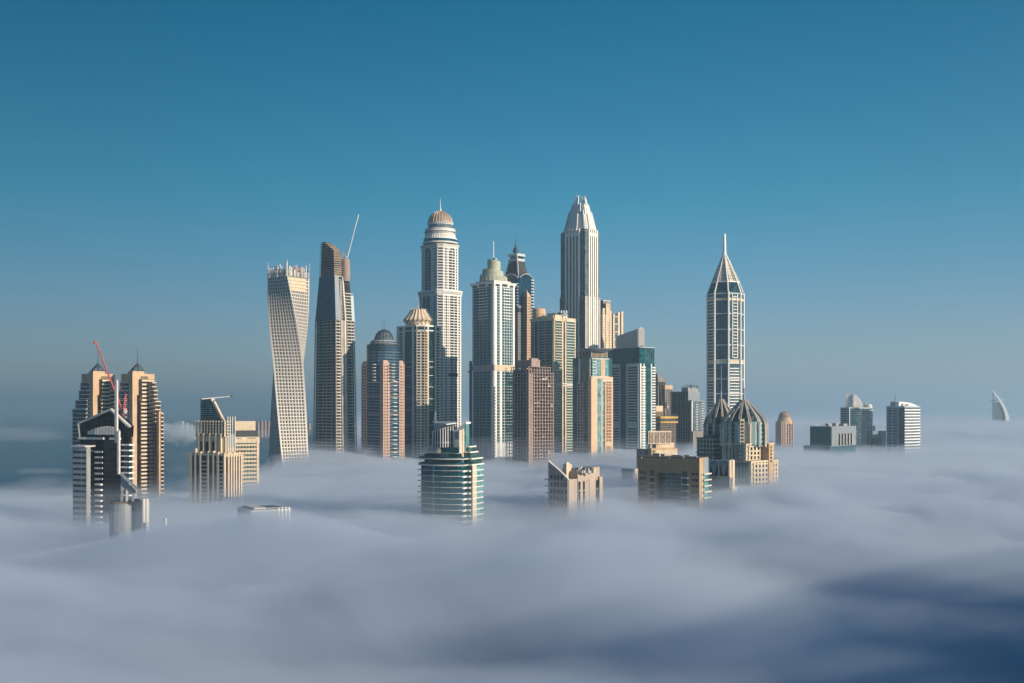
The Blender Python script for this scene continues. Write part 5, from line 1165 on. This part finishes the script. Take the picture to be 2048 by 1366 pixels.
t.clutter(P, z(853.5), 6, GREY, 34, 5)
t.bars('roof_mast', WHITE, [((1635, 853), (1631, 845)), ((1650, 853), (1650, 849))], .7, dd=12)

# ------------------------------------------------------------------ 35 tower with round finned crown
t = T('finned_crown_tower', 'glass tower with half round crown of white fins behind the dark teal block', 1900, 1681, 1698, 1745, 42); z = t.z
P = t.P
t.prism('glass_shaft', G_DTEAL, P, 0, z(817)); zs = frange(ZB, z(820), 4)
t.eslabs(P, 0, 0, .9, zs, 1.0, 1.4, PALEB); t.eslabs(P, 1, .86, 1.0, zs, 1.1, 1.6, WHITE); t.eslabs(P, 1, .05, .6, zs, .35, .1, BGREY, 'mullion')
t.piers(P, 1, .62, .86, 5, 0, z(818), .8, .5, PALEB); t.eb('pier', PALEB, P, 1, 0, .03, 0, z(816), .6); t.prism('roof', PALEB, inset(P, -.4), z(817), z(814.5))
c = t.loc(1707, 26); s_ = 1926 / F; cr0 = MB().lathe(*c, [(15 * s_, z(815, 26)), (15 * s_, z(808, 26))], 24).build('crown_drum', CREAM, t.root)
for k in range(26):
    f = k / 25; px = 1691.5 + 33 * f; top = 789 if f < .45 else 789 + 20 * ((f - .45) / .55) ** 2.4
    t.bars('crown_fin', WHITE, [((px, 815, 20 - 14 * math.sin(math.pi * f)), (px, top, 20 - 14 * math.sin(math.pi * f)))], .85)
t.bars('crown_rail', OFFW, [((1691, 795, 18), (1700, 792.5, 8)), ((1700, 792.5, 8), (1712, 793, 8)), ((1712, 793, 8), (1724, 806, 18))], .7)
MB().lathe(*t.loc(1738, 16), [(5, z(815, 16)), (5.6, z(812, 16)), (3, z(808.5, 16)), (.3, z(807.5, 16))], 14).build('roof_dome', WHITE, t.root); MB().lathe(*t.loc(1730, 20), [(2.2, z(815, 20)), (2.2, z(807, 20))], 10).build('roof_tank', OFFW, t.root)

# ------------------------------------------------------------------ 36 curved glass tower at right
t = T('curved_band_tower', 'white banded curved glass tower with rounded roof, rightmost of the city towers', 1900, 1773, 1809, 1840, 45); z = t.z
P = t.P; c0 = Vector(P[1]); c1 = Vector(P[2]); bulge = []
for k in range(9):
    f = k / 8; d = (c1 - c0); nn = Vector((d.y, -d.x)).normalized(); q = c0 + d * f + nn * 5.5 * math.sin(math.pi * f); bulge.append((q.x, q.y))
PP = [P[0]] + bulge + [P[3]]
t.prism('glass_shaft', G_BLUE, PP, 0, z(814)); zs = frange(ZB, z(818), 5.2)
t.eslabs(P, 0, 0, .62, zs, .7, .3, PALEB, 'spandrel'); t.piers(P, 0, 0, .66, 3, 0, z(815), .9, .5, PALEB); t.eb('dark_strip', G_BLK, P, 0, .7, 1.0, 0, z(815), .2)
for zz in zs:
    b = MB()
    for i in range(1, 9): b.eb(PP, i, 0, 1, zz - 2.6, zz, .6, .2)
    b.build('balcony_band', WHITE, t.root)
t.prism('roof', PALEB, inset(PP, -.5), z(815), z(812)); t.prism('lift_house', BGREY, t.poly(1781, 1790, 1800, 10), z(813), z(803))
rc = MB(); ra = t.poly(1792, 1798, 1838, 6); R0 = Vector(ra[1]); R1 = Vector(ra[2]); pts = [(R0.lerp(R1, k / 10), z(803.5 + 9.5 * (k / 10) ** 2.4)) for k in range(11)]
rc.loft([[(p.x, p.y, zz) for p, zz in pts] + [(R1.x, R1.y, z(814)), (R0.x, R0.y, z(814))], [(p.x - 16, p.y, zz) for p, zz in pts] + [(R1.x - 16, R1.y, z(814)), (R0.x - 16, R0.y, z(814))]]).build('curved_roof', WHITE, t.root)
t.clutter(P, z(812), 4, OFFW, 36, 5)
t.bars('antenna', DARK, [((1790, 803), (1790, 788))], .5, dd=14)

# ------------------------------------------------------------------ 37 low far building between them
t = T('low_cream_block', 'low cream block between the finned crown tower and curved glass tower', 1960, 1743, 1749, 1766, 55); z = t.z
g = t.prism('shaft', G_SHADE, inset(t.P, .4), 0, z(870)); t.prism('attic', CREAM, t.P, z(876), z(869)); t.piers(t.P, 1, 0, 1, 6, 0, z(876), 1.4, .1, CREAM); t.prism('roof_room', GREY, t.poly(1756, 1762, 1772, 10), 0, z(862)); t.bars('roof_tank', WHITE, [((1748, 862), (1748, 852))], 3.5, dd=25)

# ------------------------------------------------------------------ 38 sail shaped tower far off
t = T('sail_tower', 'faint distant sail shaped white tower with mast, far right in haze', 4700, 1983, 1996, 2019, 35); z = t.z
def arc(g): return 1987 + 33 * (1 - (1 - g) ** 2.0)          # g: 0 top, 1 bottom
rows = [782 + (850 - 782) * k / 12 for k in range(13)]
def face(d0, d1, x_in, name, m, k0=0, inner=None):
    ring_f = [t.pt(x_in(k), rows[k], d0) for k in range(k0, 13)] + [t.pt(arc(k / 12) if inner is None else inner(k), rows[k], d0) for k in range(12, k0 - 1, -1)]
    ring_b = [t.pt(x_in(k), rows[k], d1) for k in range(k0, 13)] + [t.pt(arc(k / 12) if inner is None else inner(k), rows[k], d1) for k in range(12, k0 - 1, -1)]
    MB().loft([ring_f, ring_b]).build(name, m, t.root)
face(0, 40, lambda k: 1984.5, 'glazed_sail', G_GREY, 4, lambda k: arc(k / 12) - 7)
face(-6, 44, lambda k: arc(k / 12) - (2.5 + 6.5 * k / 12), 'curved_frame', WHITE)
t.bars('mast', WHITE, [((1986.5, 850, 20), (1986.5, 782, 20))], 4.5); t.bars('antenna', WHITE, [((1985.8, 786, 20), (1985.8, 765, 20))], 2.0, wd2=.6)
t.bars('cross_deck', OFFW, [((1981, 801, 20), (1996, 800, 20)), ((2003, 800, 20), (2009, 799, 20))], 3.2)
MB().box(-60, 40, 0, 80, 0, z(850)).build('plinth', WHITE, t.root)

# ------------------------------------------------------------------ 39 far towers across the water
rr = random.Random(5); FARP = wall_mat('far_rose_render', (.50, .33, .27)); FARW = wall_mat('far_cream_render', (.62, .50, .42))
for px, wpx, top, m, lab in ((516, 6, 845, FARP, 'far pink tower, leftmost of the hazy row beside the twisted tower'), (523, 7, 843, FARP, 'second far pink tower in the hazy row beside the twisted tower'), (530, 6, 842, FARP, 'tallest far pink tower in the hazy row beside the twisted tower'),
                             (537, 7, 843, FARP, 'far pink tower touching the left edge of the twisted tower'), (618, 8, 848, FARP, 'far pink tower between the twisted tower and the unfinished tapering tower'),
                             (364, 7, 843, FARW, 'tiny far cream tower above the sea cloud, leftmost of three'), (373, 8, 847, FARW, 'tiny far cream tower above the sea cloud, middle of three'), (383, 8, 851, FARW, 'tiny far cream tower above the sea cloud, rightmost of three')):
    t = T('far_tower', lab, 5200 + rr.uniform(-150, 150), px - wpx * .5, px, px + wpx * .5, 45, group='far towers across the water')
    t.prism('shaft', m, t.P, 0, t.z(top)); t.prism('penthouse', m, inset(t.P, 3), t.z(top), t.z(top - 1.5))
    for zz in frange(8, t.z(top) - 4, 9): t.eslabs(t.P, 1, .12, .88, [zz], 3, .25, G_SHADE, 'window_band'); t.eslabs(t.P, 0, .12, .88, [zz], 3, .25, G_SHADE, 'window_band')

# ------------------------------------------------------------------ unseen towers added out of frame at right to shade the near fog
for i, (s_, tt, hh) in enumerate(((185, -400, 236), (290, -405, 230), (392, -400, 224), (494, -410, 218), (600, -400, 204))):
    x, y = s_ * .5 + -tt * .87, s_ * .87 + tt * .5
    nb = thing('shading_tower', ('added shading tower of concrete and glass, unseen right of the frame, ' + ('nearest', 'second', 'third', 'fourth', 'farthest')[i] + ' of five in a row'), 'skyscraper', (x, y, 0), R(60), 'added shading towers outside the frame')
    lo_, up_ = hh - 26, 24
    for wd_, z0, z1 in ((50, 0, lo_), (37, lo_, lo_ + 13), (up_, lo_ + 13, hh)):
        p = [(-wd_, -18), (wd_, -18), (wd_, 18), (-wd_, 18)]
        MB().prism(p, z0, z1).build('glass_shaft', G_GREY, nb)
        me = MB().prism(inset(p, -.8), -1.2, 0).mesh('floor_slab', OFFW)
        for zz in frange(max(60, z0 + 4), z1, 8): link('floor_slab', me, nb, (0, 0, zz))
    MB().prism(inset(p, 5), hh, hh + 6).build('penthouse', OFFW, nb)
